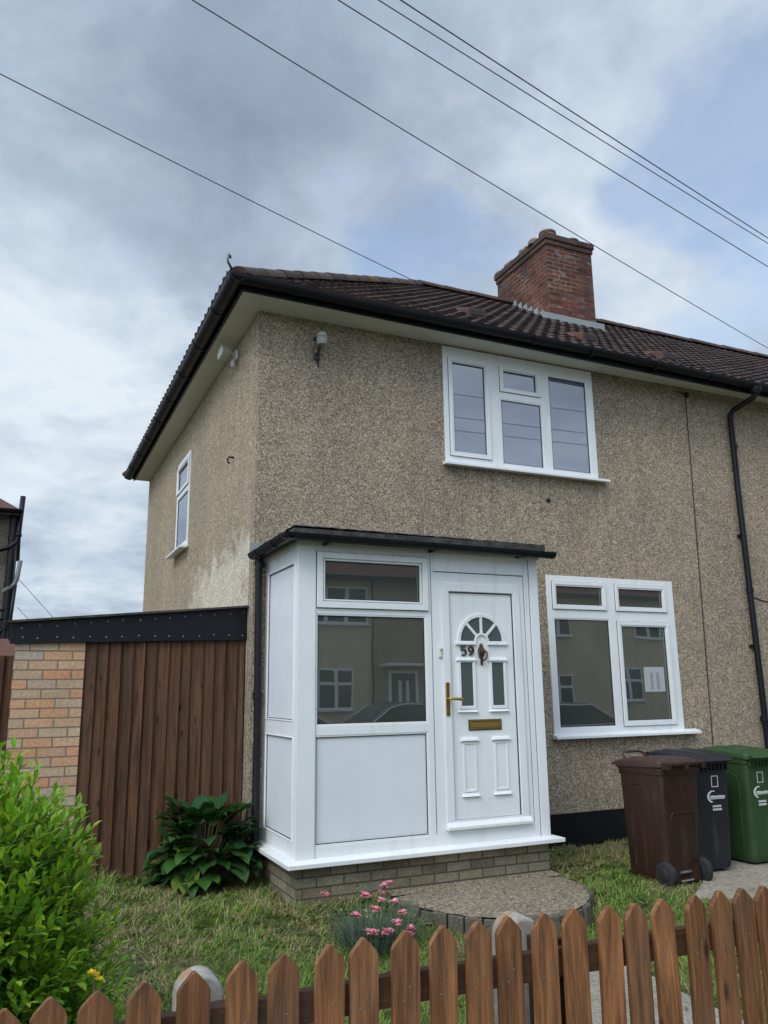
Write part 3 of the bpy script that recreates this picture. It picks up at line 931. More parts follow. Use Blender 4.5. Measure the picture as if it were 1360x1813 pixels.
# ------------------------------------------------------------------ porch
PX0, PX1, PF, PZ0, PZ1 = .12, 2.43, -.97, .33, 2.75
porch = thing('porch', 'white plastic porch with black-edged flat roof and brick base on the front wall', 'porch', (PX0, PF, 0))
f = MB()
BIG = (.285, 1.257, 1.326, 2.188); PAN = (.277, 1.254, .43, 1.227); TOPG = (.342, 1.218, 2.32, 2.64)
DOOR = (1.493, 2.148, .52, 2.42)
ex = lambda g, e=.012: (g[0] - e, g[1] + e, g[2] - e, g[3] + e)
f.plate(PX0 + .0, PX1, PZ0, PZ1, [ex(BIG), ex(PAN), ex(TOPG), (DOOR[0] - .004, DOOR[1] + .004, DOOR[2] - .004, DOOR[3] + .004)], PF, PF + .07, back=True)
f.ringframe(.272, 1.288, 2.25, 2.71, .05, PF - .022, PF - .002)      # top-hung vent sash
for g, yy in ((BIG, PF + .004), (PAN, PF + .004), (TOPG, PF - .014)):
    f.ringframe(*ex(g, .0125), .0125, yy, PF + .04)
f.box(PX0 - .012, .262, PF - .012, PF - .001, PZ0 + .002, PZ1)         # corner cover
f.box(1.355, 2.28, PF - .010, PF - .001, 2.60, PZ1)                    # header panel
f.ringframe(1.42, 2.225, .45, 2.50, .072, PF - .016, PF - .002)        # door frame
f.loft([[(x, PF - .002, .455), (x, PF - .045, .452), (x, PF - .045, .475), (x, PF - .017, .51)] for x in (1.41, 2.24)])  # door threshold weather bar
f.box(2.285, 2.335, PF - .008, PF - .001, PZ0, PZ1)
f.box(2.345, PX1 + .006, PF - .012, PF - .001, PZ0, PZ1)
pf = f.build('front_frame', M['upvc'], porch, bevel=.004)
k = MB()
for g in (BIG, TOPG, PAN): k.ringframe(g[0], g[1], g[2], g[3], .006, PF + .012, PF + .04)
k.ringframe(.267, 1.293, 2.245, 2.715, .0045, PF - .003, PF - .0005)
k.ringframe(*[a + e for a, e in zip(DOOR, (-.0035, .0035, -.0035, .0035))], .006, PF - .0003, PF + .03)
k.box(1.322, 1.326, PF - .0018, PF - .0005, PZ0 + .1, PZ1); k.box(1.345, 2.28, PF - .0018, PF - .0005, 2.592, 2.597)
k.box(2.338, 2.342, PF - .0018, PF - .0005, PZ0, PZ1)
k.box(2.279, 2.2825, PF - .0018, PF - .0005, PZ0 + .12, 2.59)
k.build('gasket', M['gasket'], pf)
b = MB(); b.box(PAN[0], PAN[1], PF + .02, PF + .04, PAN[2], PAN[3]); b.build('lower_panel', M['upvc_panel'], porch)
for g, nm in ((BIG, 'pane'), (TOPG, 'pane')):
    b = MB(); b.box(g[0], g[1], PF + .02, PF + .028, g[2], g[3]); b.build(nm, M['glass'], pf)

# left side (faces -x), and the right side
for X, sgn in ((PX0, 1), (PX1, -1)):
    f = MB()
    up, lo = (PF + .12, -.10, 1.36, 2.62), (PF + .12, -.10, .46, 1.22)
    Pm = lambda a, y, z, X=X, s=sgn: (X + s * y, a, z)
    f.plate(PF + .071, .0, PZ0, PZ1, [ex(up), ex(lo)], 0, .06, P=Pm, back=True)
    f2 = MB()
    for g in (up, lo): f2.ringframe(*ex(g, .0125), .0125, -.006, .03)
    o = len(f.v); f.v += [Pm(*p) for p in f2.v]
    for q in f2.f: f.face([i + o for i in q])
    sf = f.build('side_frame', M['upvc'], porch, bevel=.004)
    k = MB()
    for g in (up, lo): k.ringframe(g[0], g[1], g[2], g[3], .006, .008, .03)
    k.v = [Pm(*p) for p in k.v]; k.build('gasket', M['gasket'], sf)
    for g in (up, lo):
        b = MB(); b.box(g[0], g[1], .014, .03, g[2], g[3]); b.v = [Pm(*p) for p in b.v]; b.build('side_panel', M['upvc_panel'], sf)
# sill around the foot
b = MB()
b.loft([[(x0, y0, z) for x0, y0 in ((PX0 - .09, -.005), (PX0 - .09, PF - .09), (PX1 + .10, PF - .09), (PX1 + .10, -.005))] for z in (.285, .318)]
       + [[(x0, y0, .334) for x0, y0 in ((PX0 - .02, -.005), (PX0 - .02, PF - .02), (PX1 + .02, PF - .02), (PX1 + .02, -.005))]])
b.build('sill', M['upvc'], porch, bevel=.004)
b = MB(); b.box(PX0 + .005, PX1 - .01, PF + .01, -.004, -.25, .284); b.build('brick_base', M['base_brick'], porch)
# roof slab, felt upstand and gutter
b = MB(); b.box(PX0 - .02, PX1 + .02, PF - .035, -.004, PZ1, PZ1 + .06); b.build('fascia', M['soffit'], porch, bevel=.004)
b = MB()
NX, NY = 60, 18
x0, x1, y0, y1 = PX0 - .075, PX1 + .05, PF - .095, -.004
for j in range(NY + 1):
    for i in range(NX + 1):
        u, v = i / NX, j / NY
        e = min(u * (x1 - x0), (1 - u) * (x1 - x0), v * (y1 - y0))
        b.vert((x0 + (x1 - x0) * u, y0 + (y1 - y0) * v, 2.90 + .02 * smooth01(0, .06, e) + .012 * mnoise.noise(Vector((u * 40, v * 16, 1))) - .02 * u))
for j in range(NY):
    for i in range(NX):
        a = j * (NX + 1) + i; b.face([a, a + 1, a + NX + 2, a + NX + 1])
b.box(x0 + .002, x1 - .002, y0 + .002, y1, 2.79, 2.88)
rim = [[(x0, y0, z), (x1, y0, z), (x1, y1, z), (x0, y1, z)] for z in (2.80, 2.88)]
b.loft(rim, False, False)
pr = b.build('porch_roof', M['felt'], porch)
g = MB()
half_round([(x, PF - .15, 2.822 - .008 * (x - .1)) for x in (PX0 - .185, .8, 1.6, PX1 + .1)], .055, g, Vector((0, -1, 0)))
half_round([(PX0 - .13, y, 2.822) for y in (PF - .205, -.5, -.02)], .055, g, Vector((-1, 0, 0)))
pg = g.build('gutter', M['black'], porch, autosmooth=40)
for x in (.32, 1.30, 2.2):
    k = MB(); half_round([(x - .016, PF - .15, 2.822 - .008 * x), (x + .016, PF - .15, 2.822 - .008 * x)], .062, k, Vector((0, -1, 0))); k.box(x - .012, x + .012, PF - .12, PF - .03, 2.752, 2.775); k.build('gutter_bracket', M['black'], pg)
for y in (-.75, -.25):
    k = MB(); half_round([(PX0 - .13, y - .016, 2.822), (PX0 - .13, y + .016, 2.822)], .062, k, Vector((-1, 0, 0))); k.build('gutter_bracket', M['black'], pg)
b = MB(); b.box(PX0 - .16, PX0 + .2, -.018, -.003, 2.86, 2.93); b.build('flashing', M['lead'], pr)
b = MB()
b.tube([(.03, -.065, 2.77), (.035, -.065, 2.6), (.05, -.065, 1.2), (.05, -.065, .28), (.05, -.10, .2)], .034, 12)
for z in (2.72, 1.55, .42): b.tube([(.045, -.065, z - .03), (.045, -.065, z + .03)], .042, 12)
b.build('downpipe', M['black'], porch, autosmooth=40)

# the door
d = MB(); d.box(DOOR[0], DOOR[1], PF + .008, PF + .05, DOOR[2], DOOR[3])
YD = PF + .008
CXD, CZD = 1.818, 1.995


def arc(r, a0, a1, n=16): return [(CXD + r * math.cos(a0 + (a1 - a0) * k / n), CZD + r * math.sin(a0 + (a1 - a0) * k / n)) for k in range(n + 1)]


def band(r0, r1, a0, a1, y0, y1, n=20):
    o, i = arc(r1, a0, a1, n), arc(r0, a0, a1, n)
    for k in range(n):
        d.loft([[(p[0], yy, p[1]) for p in (o[k], o[k + 1], i[k + 1], i[k])] for yy in (y0, y1)], k == 0 or True, True)


band(.212, .245, 0, PI, YD - .014, YD)
band(.055, .075, 0, PI, YD - .014, YD, 10)
for a in (PI / 4 + .02, PI / 2, 3 * PI / 4 - .02):
    c, s = math.cos(a), math.sin(a); w = .013
    d.loft([[(CXD + r * c - q * w * s, yy, CZD + r * s + q * w * c) for r, q in ((.07, -1), (.218, -1), (.218, 1), (.07, 1))] for yy in (YD - .012, YD)])
d.loft([[(x, YD, CZD - .035), (x, YD - .022, CZD - .03), (x, YD - .018, CZD - .002), (x, YD, CZD + .004)] for x in (CXD - .265, CXD - .06)])
d.loft([[(x, YD, CZD - .035), (x, YD - .022, CZD - .03), (x, YD - .018, CZD - .002), (x, YD, CZD + .004)] for x in (CXD + .06, CXD + .265)])


def cap(x0, x1, z, up):
    s = 1 if up else -1
    d.loft([[(x0 + .0, YD, z - .016), (x0, YD - .024, z - .012), (x0 + .01, YD - .016, z + .012 * s), (x0 + .014, YD, z + .018)],
            [(x1, YD, z - .016), (x1, YD - .024, z - .012), (x1 - .01, YD - .016, z + .012 * s), (x1 - .014, YD, z + .018)]])


STRIPS = [(1.601, 1.716, 1.445, 1.811), (1.915, 2.031, 1.445, 1.811)]
for g in STRIPS:
    d.ringframe(g[0] - .03, g[1] + .03, g[2] - .03, g[3] + .03, .028, YD - .012, YD)
    cap(g[0] - .045, g[1] + .045, g[3] + .028, True); cap(g[0] - .045, g[1] + .045, g[2] - .04, False)
for (x0, x1) in ((1.575, 1.755), (1.885, 2.07)):
    cap(x0, x1, 1.165, True); cap(x0, x1, .715, False)
    d.ringframe(x0 + .022, x1 - .022, .735, 1.145, .02, YD - .007, YD)
door = d.build('front_door', M['upvc'], porch, bevel=.004)
for g in STRIPS:
    gl = MB(); gl.box(g[0], g[1], YD - .004, YD - .001, g[2], g[3]); gl.build('pane', M['obscure'], door)
for k in range(4):
    gl = MB(); a0, a1 = k * PI / 4, (k + 1) * PI / 4
    o, i = arc(.214, a0, a1, 6), arc(.073, a0, a1, 6)
    gl.prism(o + i[::-1], YD - .004, YD - .001); gl.build('pane', M['obscure'], door)
b = MB(); b.ringframe(1.666, 1.986, 1.243, 1.322, .014, YD - .012, YD - .001); b.loft([[(x, YD - .002, 1.258), (x, YD - .013, 1.262), (x, YD - .007, 1.308), (x, YD - .002, 1.308)] for x in (1.681, 1.971)])
b.build('letterbox', M['brass'], door, bevel=.002)
b = MB(); b.ringframe(1.660, 1.992, 1.237, 1.328, .006, YD - .004, YD - .0005); b.build('letterbox_shadow_gap', M['gasket'], door)
b = MB(); b.box(1.434, 1.468, PF - .027, PF - .015, 1.367, 1.644)
b.tube([(1.451, PF - .025, 1.508), (1.451, PF - .07, 1.508), (1.47, PF - .078, 1.508), (1.52, PF - .078, 1.504), (1.565, PF - .074, 1.500), (1.572, PF - .07, 1.498)], [.012, .012, .013, .013, .015, .010], 10)
b.lathe([(.009, 0), (.009, -.006)], (1.451, PF - .027, 1.41), axis='y', n=10)
b.build('door_handle', M['brass'], door, bevel=.003, autosmooth=40)
kn = MB()
kn.lathe([(.008, 0), (.018, -.008), (.012, -.02), (.004, -.026)], (1.812, YD, 1.962), axis='y', n=12)
kn.loft([[(1.812 + w, YD - .001, z), (1.812 + w * .7, YD - t, z), (1.812 - w * .7, YD - t, z), (1.812 - w, YD - .001, z)] for z, w, t in
         ((1.972, .008, .01), (1.955, .012, .016), (1.935, .028, .024), (1.905, .036, .034), (1.880, .026, .03), (1.865, .012, .02), (1.80, .01, .014), (1.785, .004, .01))])
kn.tube([(1.812 + .045 * math.cos(a), YD - .028 - .012 * math.sin(a / 2), 1.885 + .055 * math.sin(a)) for a in [PI * 1.0 + PI * k / 12 for k in range(13)]], .0075, 8)
kn.tube([(1.767, YD - .035, 1.885), (1.780, YD - .03, 1.91), (1.79, YD - .02, 1.915)], .007, 8)
kn.tube([(1.857, YD - .035, 1.885), (1.844, YD - .03, 1.91), (1.834, YD - .02, 1.915)], .007, 8)
kn.build('door_knocker', M['bronze'], door, smooth=True, autosmooth=60)
# house number
def stroke(b, pts, wd, y0, y1):
    """flat lettering stroke following pts (x, z)"""
    pts = [Vector((p[0], 0, p[1])) for p in pts]; rings = []
    for i, p in enumerate(pts):
        t_ = (pts[min(i + 1, len(pts) - 1)] - pts[max(i - 1, 0)]).normalized()
        nrm = Vector((-t_.z, 0, t_.x)) * wd / 2
        rings.append([(p.x + nrm.x, y0, p.z + nrm.z), (p.x - nrm.x, y0, p.z - nrm.z), (p.x - nrm.x, y1, p.z - nrm.z), (p.x + nrm.x, y1, p.z + nrm.z)])
    b.loft(rings)


nb = MB(); nx, nz, H_ = 1.604, 1.872, .084
stroke(nb, [(nx + .052, nz + H_ - .007), (nx + .006, nz + H_ - .007), (nx + .006, nz + .046), (nx + .018, nz + .051)] + [(nx + .026 + .024 * math.cos(a_), nz + .027 + .024 * math.sin(a_)) for a_ in [PI * .55 - PI * 1.3 * k / 12 for k in range(13)]], .0145, YD - .016, YD - .002)
o9 = nx + .074
nb2 = MB()
stroke(nb2, [(o9 + .027 + .022 * math.cos(a_), nz + .055 + .022 * math.sin(a_)) for a_ in [2 * PI * k / 20 for k in range(21)]] + [(o9 + .049, nz + .045), (o9 + .044, nz + .025), (o9 + .03, nz + .009), (o9 + .008, nz + .007)], .0145, YD - .016, YD - .002)
nb.build('house_number_digit', M['number'], door); nb2.build('house_number_digit', M['number'], door)
b = MB(); b.box(1.382, 1.414, PF - .02, PF - .0005, 1.855, 1.94); bell = b.build('doorbell', simple('bell_plastic', (.68, .7, .62), .4), porch, bevel=.005)
b = MB(); b.lathe([(.007, 0), (.006, -.005)], (1.4, PF - .02, 1.915), axis='y', n=12); b.build('bell_button', M['gasket'], bell)
# smudge left by an old sticker is part of the door paint; nothing built

# ------------------------------------------------------------------ front step
SX, SY = 1.65, -1.10
step = thing('front_step', 'rounded aggregate doorstep edged with bricks in front of the porch door', 'doorstep', (SX, SY, 0))
def step_r(a): return 1 / math.sqrt((math.cos(a) / .80) ** 2 + (math.sin(a) / .97) ** 2) * (1 + .018 * mnoise.noise(Vector((a * 4, 1, 0))))
b = MB(); NR, NA = 12, 48
for j in range(NR + 1):
    for i in range(NA + 1):
        a = PI + PI * i / NA; r_ = step_r(a) * (.98) * j / NR
        yy = min(SY + r_ * math.sin(a), -.99)
        zt = .045 + .006 * mnoise.noise(Vector((r_ * math.cos(a) * 5, yy * 5, 0))) - .02 * (j / NR) ** 2 - (.02 * max(0, mnoise.noise(Vector((a * 6, 3, 1)))) if j == NR else 0)
        b.vert((SX + r_ * math.cos(a), yy, zt))
for j in range(NR):
    for i in range(NA):
        a = j * (NA + 1) + i; b.face([a, a + NA + 1, a + NA + 2, a + 1])
b.poly([(SX - .79, SY, .035), (SX + .79, SY, .035), (SX + .78, PF + .0, .05), (SX - .79, PF + .0, .05)])
b.build('slab', M['aggregate'], step, smooth=True, autosmooth=50)
b = MB(); rr = random.Random(9)
n = 21
for c_, (zz0, zz1) in enumerate(((-.28, .022),)):
    for k in range(n):
        a0 = PI + PI * (k + .5 * c_) / n; a1 = a0 + PI / n * .94
        if a1 > 2 * PI + .02: continue
        tone = rr.uniform(.7, 1.3); j = rr.uniform(-.026, .014)
        rings = []
        for a in (a0, (a0 + a1) / 2, a1):
            ro = step_r(a) + .008 + j; ri = ro - .09
            rings.append([(SX + q * math.cos(a), SY + q * math.sin(a), z) for q, z in ((ri, zz0), (ro, zz0), (ro, zz1 + j * .6), (ri, zz1 + j * .6))])
        b.loft(rings)
b.build('brick_edging', M['edge_brick'], step, bevel=.01)

# ------------------------------------------------------------------ lean-to with boarded front
shed = thing('lean_to', 'boarded brown lean-to with brick pier and black felt fascia joined to the side wall', 'lean-to', (-1.0, .2, .1))
b = MB(); b.box(-1.945, -1.395, .2, .42, .0, 2.03); b.build('brick_pier', M['pier_brick'], shed)
b = MB(); r = random.Random(21)
x = -1.39; i = 0
while x < -.03:
    w = r.uniform(.085, .112); x2 = min(x + w, -.012); tone = r.uniform(.85, 1.2)
    yb = .212 + r.uniform(-.003, .003); lean = r.uniform(-.006, .006)
    col = (tone * r.uniform(.95, 1.08), tone, tone * r.uniform(.88, 1.05))
    b.loft([[(x - .012 + o, yb + .012, z), (x2 + o, yb - .017, z), (x2 + o, yb + .004, z), (x - .012 + o, yb + .018, z)] for z, o in ((.05 + r.uniform(0, .03), 0), (2.045, lean))], col=col)
    x = x2; i += 1
b.build('board_panel', M['board'], shed)
b = MB()
zt = lambda x: 2.165 + (x + 1.96) * (2.345 - 2.165) / 1.97
zbm = lambda x: 1.995 + (x + 1.96) * (2.052 - 1.995) / 1.97
b.loft([[(x, y, z) for y, z in ((.165, zbm(x)), (.19, zbm(x)), (.19, zt(x)), (.165, zt(x)))] for x in (-1.985, -.003)])
fa = b.build('fascia', M['black'], shed, bevel=.004)
r = random.Random(2)
for row in (0, 1):
    for k in range(15):
        x = -1.90 + k * .133 + r.uniform(-.012, .012)
        z = (zbm(x) + .045 if row == 0 else zt(x) - .045) + r.uniform(-.006, .006)
        b = MB(); b.lathe([(.0085, 0), (.007, -.004), (.003, -.006)], (x, .165, z), axis='y', n=8); b.build('screw_head', M['steel'], fa)
b = MB()
b.loft([[(x, y, z) for y, z in ((.12, zt(x) + .004), (3.2, zt(x) + .03), (3.2, zt(x) + .055), (.12, zt(x) + .022))] for x in (-2.02, -.003)])
b.build('felt_roof', M['felt'], shed)
b = MB(); b.box(-1.93, -1.83, .42, 3.1, .0, 2.12); b.build('side_wall', M['pier_brick'], shed)

def boards(name, x0, x1, y, z0, z1, seed, parent=None):
    b = MB(); r = random.Random(seed); x = x0
    while x < x1:
        w = r.uniform(.085, .115); tone = r.uniform(.6, 1.3)
        b.loft([[(x - .01, y + .01, z), (x + w, y - .016, z), (x + w, y + .004, z), (x - .01, y + .016, z)] for z in (z0, z1)], col=(tone, tone, tone)); x += w
    b.box(x0, x1, y + .02, y + .06, z0 + .3, z0 + .38, col=(.6, .6, .6)); b.box(x0, x1, y + .02, y + .06, z1 - .3, z1 - .22, col=(.6, .6, .6))
    return b.build(name, M['board'], parent)


tag(boards('board_fence', -4.6, -1.99, .45, .05, 1.91, 5), 'dark brown boarded fence running left from the brick pier', 'fence')

# ------------------------------------------------------------------ house beyond the fence on the left
dh = thing('distant_house', 'grey rendered house with black pipes beyond the fence at the left edge', 'house', (-5, 12, 0))
b = MB(); b.box(-12, -2.14, 12, 19, 0, 5.45); b.build('wall', mat_pebble('grey_render', (.72, .76, .74), dark=.75), dh)
b = MB()
b.loft([[(-12.3, 11.7, 5.5), (-2.05, 11.7, 5.5), (-2.05, 19.3, 5.5), (-12.3, 19.3, 5.5)], [(-8.5, 15.4, 8.2), (-5.8, 15.4, 8.2), (-5.8, 15.6, 8.2), (-8.5, 15.6, 8.2)]], col=(.10, .055, .045))
b.build('roof', M['tile'], dh)
b = MB(); half_round([(-12.3, 11.62, 5.5), (-2.03, 11.62, 5.5)], .07, b, Vector((0, -1, 0))); b.box(-12.2, -2.1, 11.66, 11.7, 5.38, 5.52); b.build('gutter', M['black'], dh, autosmooth=40)
b = MB(); b.tube([(-2.19, 11.9, 5.45), (-2.19, 11.9, 2.0), (-2.19, 11.9, 0)], .085, 10)
for z in (4.9, 3.9, 3.0): b.tube([(-2.19, 11.9, z - .05), (-2.19, 11.9, z + .05)], .1, 10)
b.build('drainpipe', M['black'], dh, autosmooth=40)
b = MB(); b.tube([(-2.6, 11.85, 4.58), (-2.25, 11.85, 4.70), (-2.10, 11.85, 4.82), (-2.085, 11.85, 5.0), (-2.055, 11.85, 5.85)], .058, 10)
b.tube([(-2.09, 11.85, 4.94), (-2.085, 11.85, 5.02)], .072, 10); b.build('vent_pipe', M['black'], dh, smooth=True)
b = MB(); b.tube([(-2.30, 11.85, 3.72), (-2.08, 11.85, 3.9), (-2.04, 11.85, 4.02), (-2.0, 11.85, 4.42)], .05, 10); b.build('flue_pipe', M['greypipe'], dh, smooth=True)
b = MB(); b.tube([(-2.065, 11.85, 3.9), (-2.10, 11.85, 3.2), (-2.14, 11.85, 2.2), (-2.14, 11.85, .5)], .042, 8)
for z, dz in ((3.42, -.08), (3.2, -.05), (2.98, -.1), (2.75, -.06), (2.55, -.12)):
    b.tube([(-2.09, 11.85, z), (-2.3, 11.85, z + dz), (-2.7, 11.85, z + dz * 1.5)], .034, 8)
b.build('waste_pipes', M['black'], dh, smooth=True)
ob = thing('outbuilding', 'low outbuilding with dull red tiled roof glimpsed between fence and brick pier', 'outbuilding', (-2.3, 9, 0))
b = MB(); b.box(-4.5, -1.9, 9, 11, 0, 2.15); b.build('wall', M['pier_brick'], ob)
b = MB(); b.loft([[(-4.7, 8.8, 2.15), (-1.8, 8.8, 2.15), (-1.8, 11.2, 2.15), (-4.7, 11.2, 2.15)], [(-4.7, 9.9, 2.62), (-1.8, 9.9, 2.62), (-1.8, 10.1, 2.62), (-4.7, 10.1, 2.62)]], col=(.13, .062, .05)); b.build('roof', M['tile'], ob)

# ------------------------------------------------------------------ overhead wires (between far poles well outside the frame)
CAM = Vector((-1.93, -7.2, 1.591))


def wire(d0, t0, d1, t1, label, rad=.0065, ext=1.6, sag=.12, ext0=.8):
    a = CAM + Vector(d0) * t0; c = CAM + Vector(d1) * t1
    a2 = a + (a - c) * ext0; c2 = c + (c - a) * ext
    b = MB(); n = 40; pts = []
    for i in range(n + 1):
        u = i / n; p = a2.lerp(c2, u); p.z -= sag * 4 * u * (1 - u); p.z += sag * .9
        pts.append(p)
    b.tube(pts, rad * .85, 6)
    return tag(b.build('overhead_wire', M['wire'], smooth=True), label, 'wire', 'overhead wires')


wire((-.06, .791, .609), 13.5, (.40, .786, .472), 17.5, 'lowest overhead wire, passing behind the hip of the house roof', .009, .35)
wire((.111, .712, .693), 8, (.629, .636, .447), 12, 'single overhead wire slanting down past the top of the chimney', .0062, .9)
wire((.251, .664, .704), 8.2, (.708, .552, .441), 12.6, 'lower left wire of the three converging above the chimney', .0065)
wire((.29, .648, .705), 8.6, (.701, .543, .462), 13.2, 'middle wire of the three converging overhead', .0065)
wire((.312, .638, .704), 8.8, (.699, .541, .467), 13.6, 'upper right wire of the three converging overhead', .0078)
for k, (yy, z0_, z1_) in enumerate(((-8.2, 7.3, 7.9), (-8.4, 7.75, 8.25), (-8.7, 8.5, 8.9))):
    b = MB(); b.tube([(-14 + i * 1.6, yy, z0_ + (z1_ - z0_) * i / 25 - .25 * math.sin(PI * i / 25)) for i in range(26)], .009, 6)
    tag(b.build('overhead_wire', M['wire'], smooth=True), ('lowest', 'middle', 'topmost')[k] + ' of the wires strung along the street opposite the house', 'wire', 'wires along the street')
for k, (p0, p1) in enumerate((((-2.05, 30, 6.3), (1.0, 30, 3.0)), ((-2.05, 30.5, 5.2), (.6, 30.5, 2.4)))):
    b = MB(); b.tube([Vector(p0).lerp(Vector(p1), i / 8) for i in range(9)], .012, 6)
    tag(b.build('overhead_wire', M['gasket']), ('upper' if k == 0 else 'lower') + ' of two faint far wires descending behind the lean-to', 'wire', 'far wires behind the lean-to')

# ------------------------------------------------------------------ picket fence
FY = -5.0
fence = thing('picket_fence', 'low stained brown picket fence with pointed tops along the pavement', 'fence', (0, FY, -.1))
pk = MB(); w = .04; h = 1.03
pk.prism([(-w, -.08), (w, -.08), (w, h - .143), (w * .84, h - .131), (w * .1, h - .1), (-w * .1, h - .1), (-w * .84, h - .131), (-w, h - .143)], FY - .010, FY + .010)
me0 = None
for zn in (.86, .89, .335):
    pk.lathe([(.0035, 0), (.003, -.0015)], (-.012 + .02 * (zn > .87), FY - .010, zn - .1), axis='y', n=6, mat=1)
picket0 = pk.build('picket', [M['picket'], M['steel']], fence, bevel=.004)

PICKS = [(-1.889, 0.895), (-1.799, 0.904), (-1.691, 0.906), (-1.575, 0.91), (-1.46, 0.914), (-1.347, 0.92), (-1.233, 0.925), (-1.122, 0.931), (-1.009, 0.935), (-0.892, 0.937), (-0.778, 0.938), (-0.666, 0.934), (-0.548, 0.933), (-0.434, 0.933), (-0.319, 0.934), (-0.199, 0.925), (-0.082, 0.921), (0.036, 0.921), (0.156, 0.919), (0.275, 0.918), (0.387, 0.914), (0.493, 0.912)]
PICKS = [(-1.889 - .113 * k, .893) for k in range(5, 0, -1)] + PICKS + [(.493 + .115 * k, .912) for k in range(1, 8)]
rr = random.Random(31)
for k, (x, z) in enumerate(PICKS):
    o = picket0 if k == 0 else picket0.copy()
    if k:
        COL.objects.link(o); o.parent = fence
    o.location = (x, rr.uniform(-.003, .003), (z + .1) - h)
    o.rotation_euler = (rr.uniform(-.008, .008), rr.uniform(-.012, .012), rr.uniform(-.03, .03))
b = MB()
for z0_, z1_ in ((.735, .815), (.18, .26)):
    b.loft([[(x, y, z) for y, z in ((FY + .012, z0_ + d), (FY + .042, z0_ + d), (FY + .042, z1_ + d), (FY + .012, z1_ + d))] for x, d in ((-2.6, -.01), (-.9, .012), (.5, .0), (1.35, -.01))])
b.build('rail', M['rail'], fence, bevel=.003)
for x, z in ((-1.375, .80), (-.37, .84)):
    b = MB(); b.box(x - .042, x + .042, FY + .044, FY + .125, -.15, z)
    b.build('fence_post', M['post_wood'], fence, bevel=.004)

# old round-topped concrete posts behind the pickets
def concrete_post(x, y, z, w, label):
    t_ = thing('concrete_post', label, 'post', (x, y, -.1))
    b = MB(); n = 16; d = .055; r_ = w / 2
    prof = [(-r_, -.2), (r_, -.2)] + [(r_ * math.cos(a), (z - r_) + r_ * math.sin(a)) for a in [PI * k / n for k in range(n + 1)]]
    rings = []
    for yy, s in ((-d, .93), (-d + .012, 1), (d - .012, 1), (d, .93)):
        rings.append([(x + px * s, y + yy, (pz if pz < z - r_ - .001 else z - r_ + (pz - z + r_) * s)) for px, pz in prof])
    b.loft(rings)
    o = b.build('post_body', M['concrete_post'], t_, autosmooth=50, bevel=.004)
    return o


concrete_post(-1.395, -4.72, .83, .125, 'round-topped chipped concrete post behind the pickets near the shrub')
concrete_post(-.335, -4.70, .85, .135, 'round-topped pale concrete post behind the pickets in front of the doorstep')

# ------------------------------------------------------------------ wheelie bins
def rrect(cx, cy, wx, wy, r_, n=4):
    pts = []
    for k, (sx, sy) in enumerate(((1, 1), (-1, 1), (-1, -1), (1, -1))):
        for i in range(n + 1):
            a = PI / 2 * k + PI / 2 * i / n
            pts.append((cx + sx * (wx / 2 - r_) + r_ * math.cos(a), cy + sy * (wy / 2 - r_) + r_ * math.sin(a)))
    return pts


